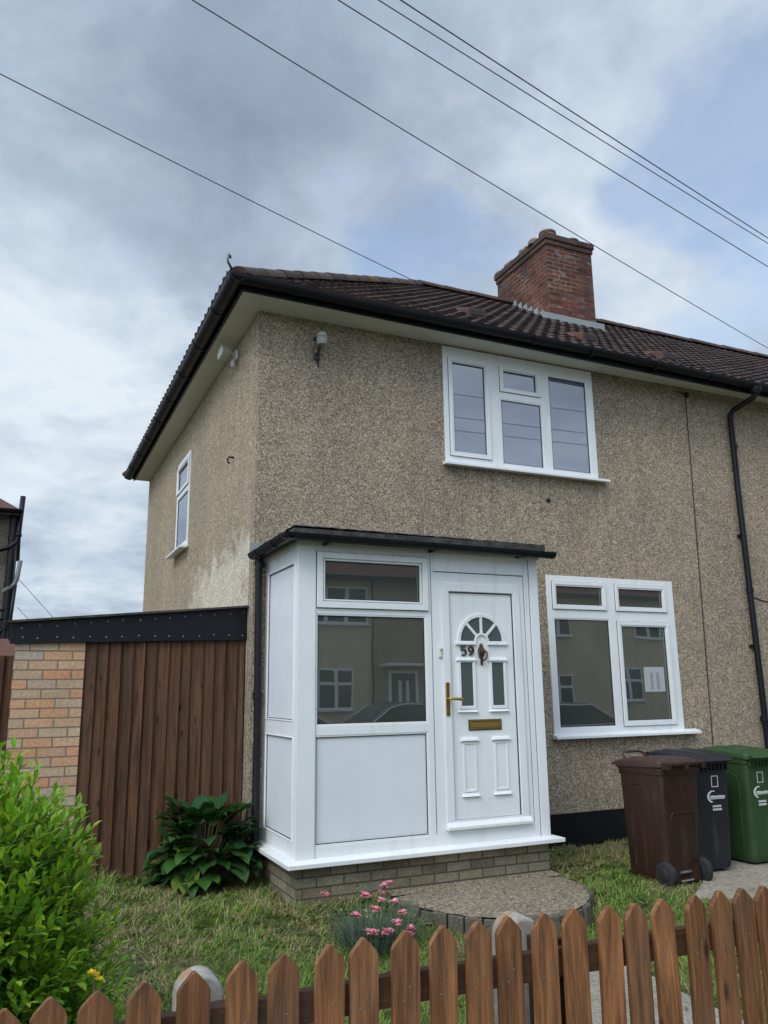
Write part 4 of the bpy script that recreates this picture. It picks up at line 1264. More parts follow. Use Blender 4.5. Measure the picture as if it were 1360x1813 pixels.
def bin_(name, label, loc, rot, body, lidc, marks, zs=1.0):
    """local: front faces -y, hinge and wheels at +y"""
    ca, sa = math.cos(rot), math.sin(rot)

    def W(p): return (loc[0] + p[0] * ca - p[1] * sa, loc[1] + p[0] * sa + p[1] * ca, loc[2] + p[2] * zs)
    t_ = thing(name, label, 'wheelie bin', loc)

    def fin(b, nm, mat, par=t_, **k):
        b.v = [W(p) for p in b.v]
        return b.build(nm, mat, par, **k)
    b = MB(); rings = []
    for z, wx, wy, cy in ((.025, .37, .40, -.012), (.05, .39, .425, -.012), (.10, .395, .43, -.011), (.45, .418, .462, -.005), (.84, .437, .497, 0), (.875, .439, .50, 0), (.878, .458, .52, 0), (.93, .46, .523, 0), (.932, .43, .49, 0)):
        rings.append([(x, y, z) for x, y in rrect(0, cy, wx, wy, .045)])
    b.loft(rings)
    # raised rib panels on the sides and the rear
    def rib(pts): b.tube(pts, .008, 6)
    for s in (-1, 1):
        xb, xt = s * .199, s * .215
        rib([(xb, .075, .12), (xt - s * .002, .085, .70), (xt, .06, .765), (xt, .0, .785), (xt, -.06, .785), (xt, -.12, .765), (xt - s * .002, -.145, .70), (xb, -.125, .12)])
    rib([(-.13, .19, .17), (-.135, .226, .52), (-.11, .232, .57), (.11, .232, .57), (.135, .226, .52), (.13, .19, .17)])
    # lifting comb under the front rim
    for k in range(9): b.box(-.18 + k * .045 - .008, -.18 + k * .045 + .008, -.272, -.25, .85, .905)
    b.box(-.2, .2, -.276, -.258, .90, .93)
    # axle housing at the rear foot
    b.box(-.16, -.075, .15, .235, .03, .16); b.box(.075, .16, .15, .235, .03, .16); b.box(-.075, .075, .15, .232, .03, .06)
    bo = fin(b, 'body', body, autosmooth=45)
    b = MB(); b.box(-.072, .072, .168, .186, .065, .165); fin(b, 'axle_recess', M['gasket'], bo)
    b = MB(); b.box(-.07, .07, .2325, .236, .04, .05); fin(b, 'white_strip', M['lead'], bo)
    # lid
    b = MB()
    lr = []
    for z, wx, wy, cy in ((.925, .474, .555, -.012), (.965, .474, .555, -.012), (.975, .462, .54, -.012), (.992, .40, .46, -.012), (1.0, .26, .30, -.01)):
        lr.append([(x, y, z + .012 * (y / .28)) for x, y in rrect(0, cy, wx, wy, .05)])
    b.loft(lr)
    b.loft([[(x, -.28, .93), (x, -.345, .925), (x, -.35, .938), (x, -.28, .962)] for x in (-.2, .2)])
    for s in (-.11, .11): b.loft([[(s - .04, y, z) for y, z in ((-.2, .975), (.2, .985))] + [(s + .04, y, z) for y, z in ((.2, .985), (-.2, .975))], [(s - .025, y, z) for y, z in ((-.17, .999), (.17, 1.012))] + [(s + .025, y, z) for y, z in ((.17, 1.012), (-.17, .999))]])
    lid = fin(b, 'lid', lidc, bevel=.006, autosmooth=45)
    b = MB(); b.tube([(-.13, -.24, .97), (-.125, -.27, 1.01), (-.09, -.29, 1.03), (.09, -.29, 1.03), (.125, -.27, 1.01), (.13, -.24, .97)], .012, 8)
    if not marks: fin(b, 'lid_handle', lidc, lid, smooth=True)
    b = MB(); b.tube([(-.2, .27, .95), (-.2, .31, .965), (.2, .31, .965), (.2, .27, .95)], .017, 8)
    for s in (-.2, 0, .2): b.box(s - .02, s + .02, .255, .33, .925, .975)
    fin(b, 'rear_handle', body, smooth=True, autosmooth=40)
    for s in (-1, 1):
        b = MB(); c = (s * .205, .205, .10)
        b.lathe([(.05, -.026), (.082, -.028), (.10, -.018), (.10, .018), (.082, .028), (.05, .026)], c, axis='x', n=24)
        wh = fin(b, 'wheel', M['tyre'], autosmooth=40)
        b = MB(); b.lathe([(.02, -.034), (.05, -.03), (.055, -.027), (.055, .027), (.05, .03), (.02, .034)], c, axis='x', n=20)
        fin(b, 'hub', M['hub'], wh, autosmooth=40)
    b = MB(); b.tube([(-.2, .205, .10), (.2, .205, .10)], .012, 8); fin(b, 'axle', M['steel'])
    if marks:
        y = lambda z: -(.44 / 2 + .005 + (z - .45) / (.84 - .45) * (.495 - .44) / 2 - .0) - .0032
        y = lambda z: -.236 - (z - .45) * (.0125 / .39) - .0035
        m = MB()
        cx = marks

        def flat(pts): m.loft([[(px + cx, y(pz) + e, pz) for px, pz in pts] for e in (0, .002)])
        # empty square outline
        X0, X1, Z0, Z1, wd = -.038, .038, .705, .80, .006
        for q in (((X0, Z0), (X1, Z0), (X1, Z0 + wd), (X0, Z0 + wd)), ((X0, Z1 - wd), (X1, Z1 - wd), (X1, Z1), (X0, Z1)), ((X0, Z0 + wd), (X0 + wd, Z0 + wd), (X0 + wd, Z1 - wd), (X0, Z1 - wd)), ((X1 - wd, Z0 + wd), (X1, Z0 + wd), (X1, Z1 - wd), (X1 - wd, Z1 - wd))): flat(q)
        # crescent swoosh
        oc = [(-.03 + .065 * math.cos(a), .625 + .052 * math.sin(a)) for a in [PI * .42 + PI * 1.0 * k / 12 for k in range(13)]]
        ic = [(-.018 + .055 * math.cos(a), .625 + .043 * math.sin(a)) for a in [PI * .42 + PI * 1.0 * k / 12 for k in range(13)]]
        for k in range(12): flat((oc[k], oc[k + 1], ic[k + 1], ic[k]))
        r_ = random.Random(5)
        xx = -.06
        while xx < .10:
            w_ = r_.uniform(.006, .013); flat(((xx, .612), (xx + w_, .612), (xx + w_, .612 + r_.uniform(.014, .024)), (xx, .632))); xx += w_ + .003
        flat(((-.07, .603), (.105, .603), (.105, .608), (-.07, .608)))
        for zz in (.535, .508):
            xx = -.04
            while xx < .055:
                w_ = r_.uniform(.005, .012); flat(((xx, zz), (xx + w_, zz), (xx + w_, zz + .017), (xx, zz + .017))); xx += w_ + .0035
        fin(m, 'printed_marking', M['print'], bo)
    return t_


def mat_bin(name, col, fade):
    t = NT(name); p = t.coord()
    n = t.noise(p, 4, 6, .65).outputs[0]
    c = t.mix(t.ramp(n, [(.4, 0.0), (.75, .6)]), col, fade)
    d = t.noise(t.mapping(p, (14, 14, 2)), 1.0, 5, .6).outputs[0]
    c = t.mix(t.ramp(d, [(.55, 0.0), (.8, .35)]), c, (.12, .105, .085))
    r_ = t.ramp(t.noise(p, 9, 5, .7).outputs[0], [(.3, .35), (.7, .62)])
    t.bump(t.noise(p, 350, 2).outputs[0], .08, .002)
    return t.out(c, r_, Specular_IOR_Level=.35)


M['tyre'] = simple('bin_tyre', (.018, .018, .02), .7, .3, 20)
M['hub'] = simple('bin_hub', (.018, .019, .022), .5, .3, 20)
M['print'] = simple('white_print', (.62, .64, .64), .6, .1, 30)
M['bin_brown'] = mat_bin('brown_bin_plastic', (.030, .0115, .0065), (.046, .019, .011))
M['bin_brown_lid'] = mat_bin('brown_lid_plastic', (.05, .024, .019), (.085, .046, .038))
M['bin_grey'] = mat_bin('grey_bin_plastic', (.012, .015, .019), (.022, .026, .031))
M['bin_green'] = mat_bin('green_bin_plastic', (.024, .062, .018), (.034, .078, .025))
bin_('wheelie_bin', 'dark brown wheelie bin standing with its wheels to the street', (3.215, -1.50, -.01), PI + .06, M['bin_brown'], M['bin_brown_lid'], 0)
bin_('wheelie_bin', 'dark grey wheelie bin with white print between brown and green bins', (3.735, -1.335, .012), -.03, M['bin_grey'], M['bin_grey'], .045)
bin_('wheelie_bin', 'green wheelie bin with white print at the right edge', (4.41, -1.30, .012), .02, M['bin_green'], M['bin_green'], -.05, 1.0)

# ------------------------------------------------------------------ plants
class Leaves(MB):
    def leaf(self, base, direction, length, width, col, droop=.25, fold=.25, seg=4, up=None, shape='lance', wav=0.0):
        base = Vector(base); d = Vector(direction).normalized()
        upv = Vector((0, 0, 1)) if up is None else up
        s = d.cross(upv)
        if s.length < 1e-3: s = Vector((1, 0, 0))
        s.normalize(); n = s.cross(d).normalized()
        L, Cc, Rr = [], [], []
        p = base.copy(); dirc = d.copy()
        for k in range(seg + 1):
            t_ = k / seg
            if shape == 'lance': w_ = width * (math.sin(PI * min(1, t_ * .92 + .08)) ** .9)
            elif shape == 'broad': w_ = width * (math.sin(PI * min(1, t_ ** .8)) ** .75 if t_ < 1 else 0)
            else: w_ = width * (1 - t_) ** .8
            if k == seg: w_ = width * .02
            off_ = n * (w_ * fold * (1 + wav * math.sin(t_ * 9)))
            Cc.append(p.copy()); L.append(p - s * w_ + off_); Rr.append(p + s * w_ + off_)
            dirc = (dirc + Vector((0, 0, -1)) * (droop / seg)).normalized()
            n = s.cross(dirc).normalized()
            p = p + dirc * (length / seg)
        bi = len(self.v)
        for a_, c_, e_ in zip(L, Cc, Rr): self.v.extend((tuple(a_), tuple(c_), tuple(e_)))
        for k in range(seg):
            q = bi + 3 * k
            self.face((q, q + 1, q + 4, q + 3), 0, col); self.face((q + 1, q + 2, q + 5, q + 4), 0, col)


def jitcol(r_, c, a=.2): 
    t_ = r_.uniform(1 - a, 1 + a)
    return (c[0] * t_ * r_.uniform(.9, 1.1), c[1] * t_, c[2] * t_ * r_.uniform(.85, 1.15))


# big shrub at the left edge
bush = thing('leafy_shrub', 'bright yellow-green leafy shrub at the left edge behind the picket fence', 'shrub', (-2.2, -3.3, -.1))
r = random.Random(77); lv = Leaves(); st = MB()
BC = Vector((-2.15, -3.25, -.08))
for i in range(1500):
    az = r.uniform(0, 2 * PI); el = math.asin(r.random() ** .8)
    tgt = Vector((math.cos(az) * math.cos(el) * .80, math.sin(az) * math.cos(el) * .85, 0.06 + math.sin(el) ** .8 * 1.46)) * r.uniform(.70, 1.0)
    if tgt.z < .12: tgt.z = r.uniform(.1, .4)
    b0 = BC + Vector((r.uniform(-.15, .15), r.uniform(-.15, .15), 0))
    mid = b0 + Vector((tgt.x * .38, tgt.y * .38, tgt.z * .62)); end = BC + tgt
    pts = []
    n = 9
    for k in range(n + 1):
        u = k / n
        p = b0 * (1 - u) ** 2 + mid * 2 * u * (1 - u) + end * u * u
        pts.append(p)
    st.tube(pts, [.006 * (1 - .75 * k / n) for k in range(n + 1)], 4)
    nl = r.randint(28, 38)
    for k in range(nl):
        u = .40 + .60 * (k / (nl - 1))
        j = min(n - 1, int(u * n)); p = pts[j].lerp(pts[j + 1], u * n - j); ax = (pts[j + 1] - pts[j]).normalized()
        a = k * 2.4 + i
        s = ax.orthogonal().normalized(); q = ax.cross(s)
        out = s * math.cos(a) + q * math.sin(a)
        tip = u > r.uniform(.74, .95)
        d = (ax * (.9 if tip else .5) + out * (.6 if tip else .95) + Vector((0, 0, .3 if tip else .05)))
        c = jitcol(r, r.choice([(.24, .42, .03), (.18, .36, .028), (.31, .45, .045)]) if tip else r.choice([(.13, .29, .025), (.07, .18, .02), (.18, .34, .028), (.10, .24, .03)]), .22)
        ln = r.uniform(.042, .078) * (0.85 if u > .93 else 1)
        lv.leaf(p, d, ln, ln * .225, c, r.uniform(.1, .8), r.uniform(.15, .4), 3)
st.build('stems', simple('green_stem', (.12, .15, .04), .6, .3, 10), bush)
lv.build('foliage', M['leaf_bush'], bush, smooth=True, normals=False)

# broad-leaved plant by the boards
hosta = thing('broad_leaved_plant', 'dark glossy broad-leaved plant clump against the brown boards beside the porch', 'plant', (-.30, -.12, .08))
r = random.Random(5); lv = Leaves(); st = MB()
HC = Vector((-.39, -.08, .10))
for i in range(165):
    az = r.uniform(0, 2 * PI); u = r.random()
    h_ = .02 + .46 * u; rad = .25 * (1 - .6 * u * u) + .02 - .06 * (r.random() < .3)
    b0 = HC + Vector((math.cos(az) * .04, math.sin(az) * .04, 0))
    p = HC + Vector((math.cos(az) * rad * 1.05, math.sin(az) * rad * .6, h_))
    st.tube([b0, b0.lerp(p, .5) + Vector((0, 0, .04)), p], .004, 4)
    el = r.uniform(-.1, .5) + .9 * u
    d = Vector((math.cos(az + r.uniform(-.5, .5)), math.sin(az + r.uniform(-.5, .5)) * .9, el))
    col = jitcol(r, r.choice([(.035, .095, .022), (.028, .078, .02), (.05, .12, .025), (.035, .09, .022), (.15, .23, .04)] if u < .45 else [(.034, .10, .026), (.026, .08, .027), (.045, .115, .028)]), .25)
    ln = r.uniform(.20, .31)
    lv.leaf(p, d, ln, ln * r.uniform(.25, .32), col, r.uniform(.6, 2.0) * (1 - .55 * u), r.uniform(.1, .4), 7, shape='broad', wav=1.1)
for i in range(5):
    a = r.uniform(0, 6.28); st.tube([HC, HC + Vector((.12 * math.cos(a), .1 * math.sin(a), .4)), HC + Vector((.25 * math.cos(a), -.15, .52))], .004, 4)
st.build('stems', M['stem'], hosta); lv.build('leaves', M['leaf_hosta'], hosta, smooth=True, normals=False)

# tuft of pinks
pinks = thing('pink_flower_clump', 'tuft of silvery narrow leaves with frilly pink flowers in front of the porch', 'flowers', (.40, -1.80, -.08))
r = random.Random(8); lv = Leaves(); st = MB(); fl = Leaves(); bd = Leaves()
PC = Vector((.46, -1.72, ground_h(.46, -1.72)))
for i in range(640):
    az = r.uniform(0, 2 * PI); q = math.sqrt(r.random()) * .20
    p = PC + Vector((math.cos(az) * q * 1.25, math.sin(az) * q, 0))
    d = Vector((math.cos(az) * q * 2.6 + r.uniform(-.4, .4), math.sin(az) * q * 2.6 + r.uniform(-.4, .4), 1.0))
    col = jitcol(r, r.choice([(.13, .19, .15), (.10, .155, .12), (.17, .23, .19), (.08, .14, .06)]), .25)
    lv.leaf(p, d, r.uniform(.10, .30), .0042, col, r.uniform(.1, .6), .2, 3, shape='blade')
for i in range(70):
    az = r.uniform(0, 6.28); p = PC + Vector((math.cos(az) * .1 + .02, math.sin(az) * .1, .06))
    lv.leaf(p, Vector((math.cos(az), math.sin(az), .9)), r.uniform(.05, .09), .014, jitcol(r, (.10, .19, .035), .2), .5, .2, 3, shape='broad')


def flower(p, size, rr_, col, petals=18):
    fl = Leaves()
    for k in range(petals):
        a = k * 2.4; e = rr_.uniform(.15, 1.0)
        fl.leaf(p, (math.cos(a), math.sin(a) - .25, e), size * rr_.uniform(.7, 1), size * .32, jitcol(rr_, col, .15), .5, .3, 3, shape='broad', wav=1)
    fl.build('flower_head', M['petal'], pinks, smooth=True, normals=False)


spots = [(.122, -1.60, .225), (.40, -1.66, .20), (.56, -1.62, .24), (.53, -1.64, .205), (.60, -1.62, .255), (.36, -1.9, .03), (.44, -1.92, .03), (.465, -1.93, .035), (.61, -1.80, .10), (.615, -1.92, .03), (.60, -1.93, .005), (.315, -1.93, .045), (.50, -1.70, .17), (.42, -1.78, .14), (.57, -1.75, .16), (.27, -1.80, .12), (.52, -1.90, .07)]
for (x, y, z) in spots:
    st.tube([(PC.x + (x - PC.x) * .5, PC.y + (y - PC.y) * .5, PC.z), (x + .01, y, z - .07), (x, y, z)], .0028, 5)
    flower(Vector((x, y, z)), r.uniform(.036, .052), r, r.choice([(.78, .30, .36), (.80, .36, .42), (.74, .25, .31)]))
for i in range(26):     # seed heads and buds
    az = r.uniform(0, 6.28); q = r.uniform(.08, .32)
    x, y, z = PC.x + math.cos(az) * q * 1.2, PC.y + math.sin(az) * q, PC.z + r.uniform(.2, .36)
    st.tube([(PC.x + (x - PC.x) * .5, PC.y + (y - PC.y) * .5, PC.z), (x + .008, y, z - .06), (x, y, z)], .0022, 5)
    bd = Leaves()
    for k in range(5): bd.leaf((x, y, z - .008), (math.cos(k * 1.3), math.sin(k * 1.3), 1.8), .022, .005, jitcol(r, r.choice([(.36, .30, .2), (.2, .22, .1), (.5, .44, .34)]), 0.2), 0, .3, 3)
    bd.build('seed_head', M['leaf_pink'], pinks, smooth=True, normals=False)
st.build('stems', M['leaf_pink'] if False else simple('pink_stems', (.10, .15, .09), .6, .2, 20), pinks)
lv.build('foliage', M['leaf_pink'], pinks, smooth=True, normals=False)

yf = thing('yellow_flower', 'single small yellow flower on a thin stem at the foot of the shrub', 'flower', (-1.60, -4.02, -.1))
fl = Leaves(); st = MB(); r = random.Random(3)
st.tube([(-1.60, -4.0, -.1), (-1.61, -4.02, .3), (-1.598, -4.02, .645)], .003, 5)
for p in ((-1.598, -4.02, .65), (-1.612, -4.03, .662), (-1.588, -4.03, .638)):
    hd_ = Leaves()
    for k in range(8): hd_.leaf(p, (math.cos(k * .8), math.sin(k * .8) - .5, .4), .017, .0055, jitcol(r, (.75, .50, .02), .15), .3, .2, 3, shape='broad')
    hd_.build('flower_head', M['petal'], yf, smooth=True, normals=False)
for z in (.15, .25, .35, .42, .5):
    for k in range(4): fl.leaf((-1.605, -4.02, z), (math.cos(k * 1.6 + z * 9), math.sin(k * 1.6 + z * 9), .7), .06, .008, jitcol(r, (.07, .15, .03), .2), .5, .3, 3)
st.build('stem', M['stem'], yf); fl.build('stem_leaves', M['leaf_bush'], yf, smooth=True, normals=False)

# ------------------------------------------------------------------ lawn
def in_poly(x, y, poly):
    c = False; n = len(poly)
    for i in range(n):
        (x1, y1), (x2, y2) = poly[i], poly[i - 1]
        if (y1 > y) != (y2 > y) and x < (x2 - x1) * (y - y1) / (y2 - y1) + x1: c = not c
    return c


def grass():
    rs = np.random.default_rng(5)
    N = 240000
    X = rs.uniform(-3.0, 4.4, N); Y = -5.0 + 5.2 * rs.random(N) ** 1.0
    vs, cols = [], []
    keep = 0
    V = []; F = []; Cc = []
    for x, y in zip(X, Y):
        if in_poly(x, y, PAVE) and not (mnoise.noise(Vector((x * 9, y * 9, 4))) > .62): continue
        if in_poly(x, y, PATH) and not (mnoise.noise(Vector((x * 7, y * 7, 1))) > .55): continue
        if PX0 - .02 < x < PX1 and y > PF: continue
        if y > -.02 and x > -.02: continue
        if y > .17: continue
        dx, dy = x - SX, y - SY
        if dy <= 0 and math.hypot(dx, dy) < step_r(math.atan2(dy, dx) + 2 * PI) + .01 - .13 * max(0, mnoise.noise(Vector((x * 5, y * 5, 7))) - .12): continue
        if abs(dx) < .84 and -1.12 < y < -.97: continue
        n1 = mnoise.noise(Vector((x * 1.1, y * 1.1, 5))); n2 = mnoise.noise(Vector((x * 4.5, y * 4.5, 8))); n3 = mnoise.noise(Vector((x * 14, y * 14, 2)))
        dry = n1 * .8 + n2 * .45 + n3 * .2 + (.30 * smooth01(-2.2, -.9, y)) + .5 * smooth01(-1.3, -.5, y) * smooth01(2.2, 2.5, x) - .28 * smooth01(-2.2, -3.4, y)
        dryp = min(1, max(0, (dry + .08) * 1.9))
        if dryp > .6 and rs.random() < .35: continue
        if n3 > .28 and rs.random() < .7: continue
        isdry = rs.random() < dryp * .75 + .06
        q = rs.random()
        h_ = (.012 + .034 * rs.random() ** 1.5) * (1 + 1.1 * n2 + .5 * n3) * (1.15 if not isdry else .9)
        # taller tufts along walls and edges
        edge = max(smooth01(.35, .0, abs(x - PX0 + .05)) * (1 if y > -1.1 else 0), smooth01(.25, .05, abs(y + 1.02)) * (1 if x < .9 else 0), smooth01(-.25, .1, y) * (1 if x < 0 else 0), smooth01(.25, 0, abs(x - 2.5)) * (1 if y > -1.8 else 0))
        h_ *= 1 + 1.1 * edge * rs.random()
        if isdry: c = ((.32, .26, .13), (.26, .21, .09), (.40, .34, .19))[int(q * 3)]
        else: c = ((.135, .245, .03), (.10, .195, .024), (.18, .30, .036), (.215, .30, .05))[int(q * 4)]
        t_ = .72 + .56 * rs.random(); c = (c[0] * t_, c[1] * t_, c[2] * t_)
        az = n2 * 5 + n3 * 3 + (rs.random() - .5) * 3.6; lean = (.4 + 1.5 * rs.random()) * (1.7 if isdry else 1)
        w_ = .0018 + .0022 * rs.random(); w_ *= 1.0 + .25 * smooth01(-3, 0, y)
        z = ground_h(x, y) - .003
        ca, sa = math.cos(az), math.sin(az)
        lx, ly = ca * h_ * lean, sa * h_ * lean
        i0 = len(V)
        V += [(x - sa * w_, y + ca * w_, z), (x + sa * w_, y - ca * w_, z), (x + lx * .4 + sa * w_ * .8, y + ly * .4 - ca * w_ * .8, z + h_ * .6), (x + lx * .4 - sa * w_ * .8, y + ly * .4 + ca * w_ * .8, z + h_ * .6), (x + lx, y + ly, z + h_)]
        F += [(i0, i0 + 1, i0 + 2, i0 + 3), (i0 + 3, i0 + 2, i0 + 4)]
        Cc.extend([c[0], c[1], c[2], 1.0] * 7)
    me = bpy.data.meshes.new('lawn_grass'); me.from_pydata(V, [], F)
    at = me.color_attributes.new('col', 'FLOAT_COLOR', 'CORNER'); at.data.foreach_set('color', Cc)
    me.materials.append(M['leaf_grass']); me.update()
    o = bpy.data.objects.new('lawn_grass', me); COL.objects.link(o)
    tag(o, 'short patchy grass of the front lawn, straw coloured in places', 'grass', kind='stuff')


grass()
# broad-leaved weeds and dry clippings scattered in the lawn
lv = Leaves(); r = random.Random(15)
for i in range(420):
    x, y = r.uniform(-2.2, 1.0), r.uniform(-4.2, -.1)
    if (PX0 - .05 < x and y > PF - .05) or (math.hypot(x - SX, y - SY) < 1.25): continue
    z = ground_h(x, y)
    for k in range(r.randint(3, 6)):
        a = r.uniform(0, 6.28)
        lv.leaf((x, y, z), (math.cos(a), math.sin(a), r.uniform(.3, 1.2)), r.uniform(.03, .07), r.uniform(.006, .013), jitcol(r, r.choice([(.07, .14, .03), (.09, .17, .035), (.055, .11, .03)]), .2), r.uniform(.4, 1), .25, 3, shape='broad')
for i in range(900):
    x, y = r.uniform(-2.0, 2.9), r.uniform(-3.0, -.1)
    if (PX0 - .05 < x < 2.45 and y > PF - .03) or (y < -.95 and math.hypot(x - SX, y - SY) < 1.2): continue
    z = ground_h(x, y) + r.uniform(.012, .035); a = r.uniform(0, 6.28)
    lv.leaf((x, y, z), (math.cos(a), math.sin(a), r.uniform(-.1, .25)), r.uniform(.05, .13), .0016, jitcol(r, (.40, .33, .2), .25), .1, .1, 3, shape='blade')
for i in range(260):     # dead leaves and bits of bark
    x, y = r.uniform(-2.1, 3.3), r.uniform(-4.6, -.05)
    if (PX0 - .05 < x < 2.45 and y > PF - .03): continue
    on = y < -.95 and math.hypot(x - SX, y - SY) < .8
    z = .052 if on else ground_h(x, y) + .022
    if on and r.random() < .6: continue
    a = r.uniform(0, 6.28)
    lv.leaf((x, y, z), (math.cos(a), math.sin(a), r.uniform(-.05, .3)), r.uniform(.02, .05), r.uniform(.005, .012), jitcol(r, r.choice([(.16, .09, .04), (.22, .14, .06), (.10, .06, .035)]), .25), .2, .4, 3, shape='broad')
for i in range(140):     # rosettes of dandelion-like weeds along the edges
    x, y = r.choice([(r.uniform(-1.3, .1), r.uniform(-.5, .05)), (r.uniform(0, .9), r.uniform(-1.3, -1.0)), (r.uniform(2.45, 3.2), r.uniform(-1.2, -.1)), (SX + 1.0 * math.cos(-r.uniform(.1, 3.0)), SY + 1.08 * math.sin(-r.uniform(.1, 3.0)))])
    z = ground_h(x, y)
    for k in range(r.randint(5, 9)):
        a = k * 2.4; lv.leaf((x, y, z), (math.cos(a), math.sin(a), r.uniform(.3, 1.4)), r.uniform(.05, .11), r.uniform(.007, .013), jitcol(r, r.choice([(.08, .17, .03), (.11, .2, .04), (.06, .13, .03), (.24, .2, .09)]), .2), r.uniform(.5, 1.2), .25, 4, shape='broad')
o = lv.build('lawn_weeds', M['leaf_grass'], normals=False); tag(o, 'low weeds and dry grass clippings scattered over the lawn', 'weeds', kind='stuff')

# ------------------------------------------------------------------ the other side of the street (seen in the window panes)
M['cream'] = mat_pebble('cream_render', (1.5, 1.5, 1.3), dark=1.5)
M['tile_far'] = simple('far_roof_tiles', (.12, .05, .042), .85, .3, 3)
M['dark_glass'] = simple('far_window_glass', (.02, .024, .026), .05, .2, 2)


def far_house(x0, x1, wallmat, label, doorx, wins):
    t_ = thing('opposite_house', label, 'house', ((x0 + x1) / 2, -20, -.1), 'terraced houses across the street')
    b = MB(); b.box(x0, x1, -27, -20, -.1, 5.25); b.build('wall', wallmat, t_)
    b = MB(); b.loft([[(x, y, z) for y, z in ((-27.4, 5.2), (-19.6, 5.2), (-19.6, 5.32), (-23.5, 7.95), (-27.4, 5.32))] for x in (x0, x1)])
    b.build('roof', M['tile_far'], t_)
    b = MB(); b.box(x0, x1, -19.6, -19.5, 5.2, 5.34); b.build('gutter', M['black'], t_)
    b = MB(); b.tube([(x1 - .1, -19.94, 5.2), (x1 - .1, -19.94, 0)], .04, 8); b.build('downpipe', M['black'], t_)
    for (a, c, z0_, z1_) in wins:
        n_ = 3 if c - a > 1.7 else 2
        b = MB(); gl_ = []
        wd = (c - a) / n_
        for k in range(n_):
            gl_ += [(a + k * wd + .07, a + (k + 1) * wd - .05, z1_ - .45, z1_ - .07), (a + k * wd + .07, a + (k + 1) * wd - .05, z0_ + .07, z1_ - .55)]
        b.plate(a, c, z0_, z1_, gl_, .05, 0, P=lambda u, y, z: (u, -20 + y, z))
        b.box(a - .06, c + .06, -20, -19.86, z0_ - .05, z0_ - .002)
        w_ = b.build('window', M['upvc'], t_)
        b = MB()
        for g_ in gl_: b.box(g_[0], g_[1], -19.985, -19.98, g_[2], g_[3])
        b.build('pane', M['dark_glass'], w_)
    b = MB(); b.ringframe(doorx - .55, doorx + .55, -.1, 2.25, .1, 0, .06); b.v = [(x, -19.94 - y, z) for x, y, z in b.v]
    b.box(doorx - .9, doorx + .9, -20, -19.3, 2.38, 2.46); b.build('door_surround', M['upvc'], t_)
    b = MB(); b.box(doorx - .45, doorx + .45, -19.99, -19.95, .0, 2.15); dd = b.build('door', simple('far_door', (.03, .04, .05), .4), t_)
    b = MB(); b.box(doorx - .2, doorx - .08, -19.95, -19.945, .8, 1.9); b.box(doorx + .08, doorx + .2, -19.95, -19.945, .8, 1.9); b.build('pane', M['upvc_panel'], dd)


far_house(-2.0, 5.5, M['pebble_next'], 'pebbledashed terrace house across the street, first of the row', 4.3, [(-.6, 1.4, 3.6, 4.95), (-.6, 1.4, .9, 2.3)])
far_house(5.5, 9.1, M['cream'], 'narrow cream rendered terrace house across the street', 5.9, [(6.6, 8.8, 3.75, 5.0), (6.4, 8.3, .95, 2.3)])
far_house(9.1, 15.5, M['pebble_side'], 'tan pebbledashed terrace house across the street with dark door', 10.15, [(12.2, 14.2, 3.75, 5.0), (12.2, 14.2, .95, 2.3)])
far_house(15.5, 27, M['cream'], 'wide cream terrace house across the street, last of the row', 24.5, [(16.8, 18.6, 3.6, 4.95), (20.7, 22.2, 1.0, 2.35), (22, 24, 3.6, 4.95), (17.2, 18.6, .3, 2.1)])


def car(label, x, y, col, s=1):
    t_ = thing('parked_car', label, 'car', (x, y, -.215), 'cars parked across the street')
    z = -.215
    P = lambda u, v, w_: (x + u * s, y + v, z + w_)
    side = [(-2.05, .35), (-2.08, .62), (-2.0, .80), (-1.25, .93), (-.55, 1.38), (-.2, 1.46), (.75, 1.45), (1.55, 1.02), (2.0, .95), (2.06, .6), (2.02, .35)]
    b = MB(); rings = []
    for v, k in ((-.86, .90), (-.82, .97), (-.5, 1.0), (.5, 1.0), (.82, .97), (.86, .90)):
        ring = []
        for u, w_ in side:
            ww = w_ if w_ < .96 else .96 + (w_ - .96) * (1.0 if abs(v) < .84 else .9)
            tuck = 1.0 if w_ < .96 else (.86 if abs(v) > .6 else 1)
            ring.append(P(u * (.985 if k < 1 else 1), v * tuck, ww if k == 1 else ww * (.995)))
        rings.append(ring)
    b.loft(rings); b.build('body', col, t_, bevel=.03, autosmooth=35)
    b = MB()
    for v in (-.80, .80):
        b.loft([[P(u, v * (1.0 + e), w_) for u, w_ in ((-1.1, .97), (-.52, 1.33), (-.18, 1.40), (.72, 1.39), (1.4, 1.03))] for e in (.0, .03)])
    b.build('windows', M['dark_glass'], t_)
    b = MB()
    for v in (-.83, .83): b.tube([P(u, v, w_) for u, w_ in ((-1.15, .955), (-.54, 1.345), (-.18, 1.425), (.73, 1.41), (1.46, 1.03), (1.4, .985), (-1.15, .95))], .014, 6)
    b.build('chrome_trim', M['chrome'], t_)
    for u in (-1.3, 1.3):
        for v in (-.78, .78):
            b = MB(); b.lathe([(.18, -.09), (.3, -.1), (.32, -.06), (.32, .06), (.3, .1), (.18, .09)], (0, 0, 0), axis='y', n=20)
            b.v = [P(u + p[0], v + p[1], .32 + p[2]) for p in b.v]
            b.build('wheel', M['tyre'], t_)


car('dark blue hatchback parked at the far kerb opposite the porch', 7.1, -14.0, simple('dark_car_paint', (.012, .016, .03), .2, .1, 2))
car('black saloon with silver window trim parked near the garden fence', 9.4, -8.9, simple('black_car_paint', (.02, .022, .022), .2, .1, 2))

car('grey estate car with silver window trim parked near the garden fence by the porch', 2.0, -8.9, simple('grey_car_paint', (.10, .105, .10), .25, .1, 2))

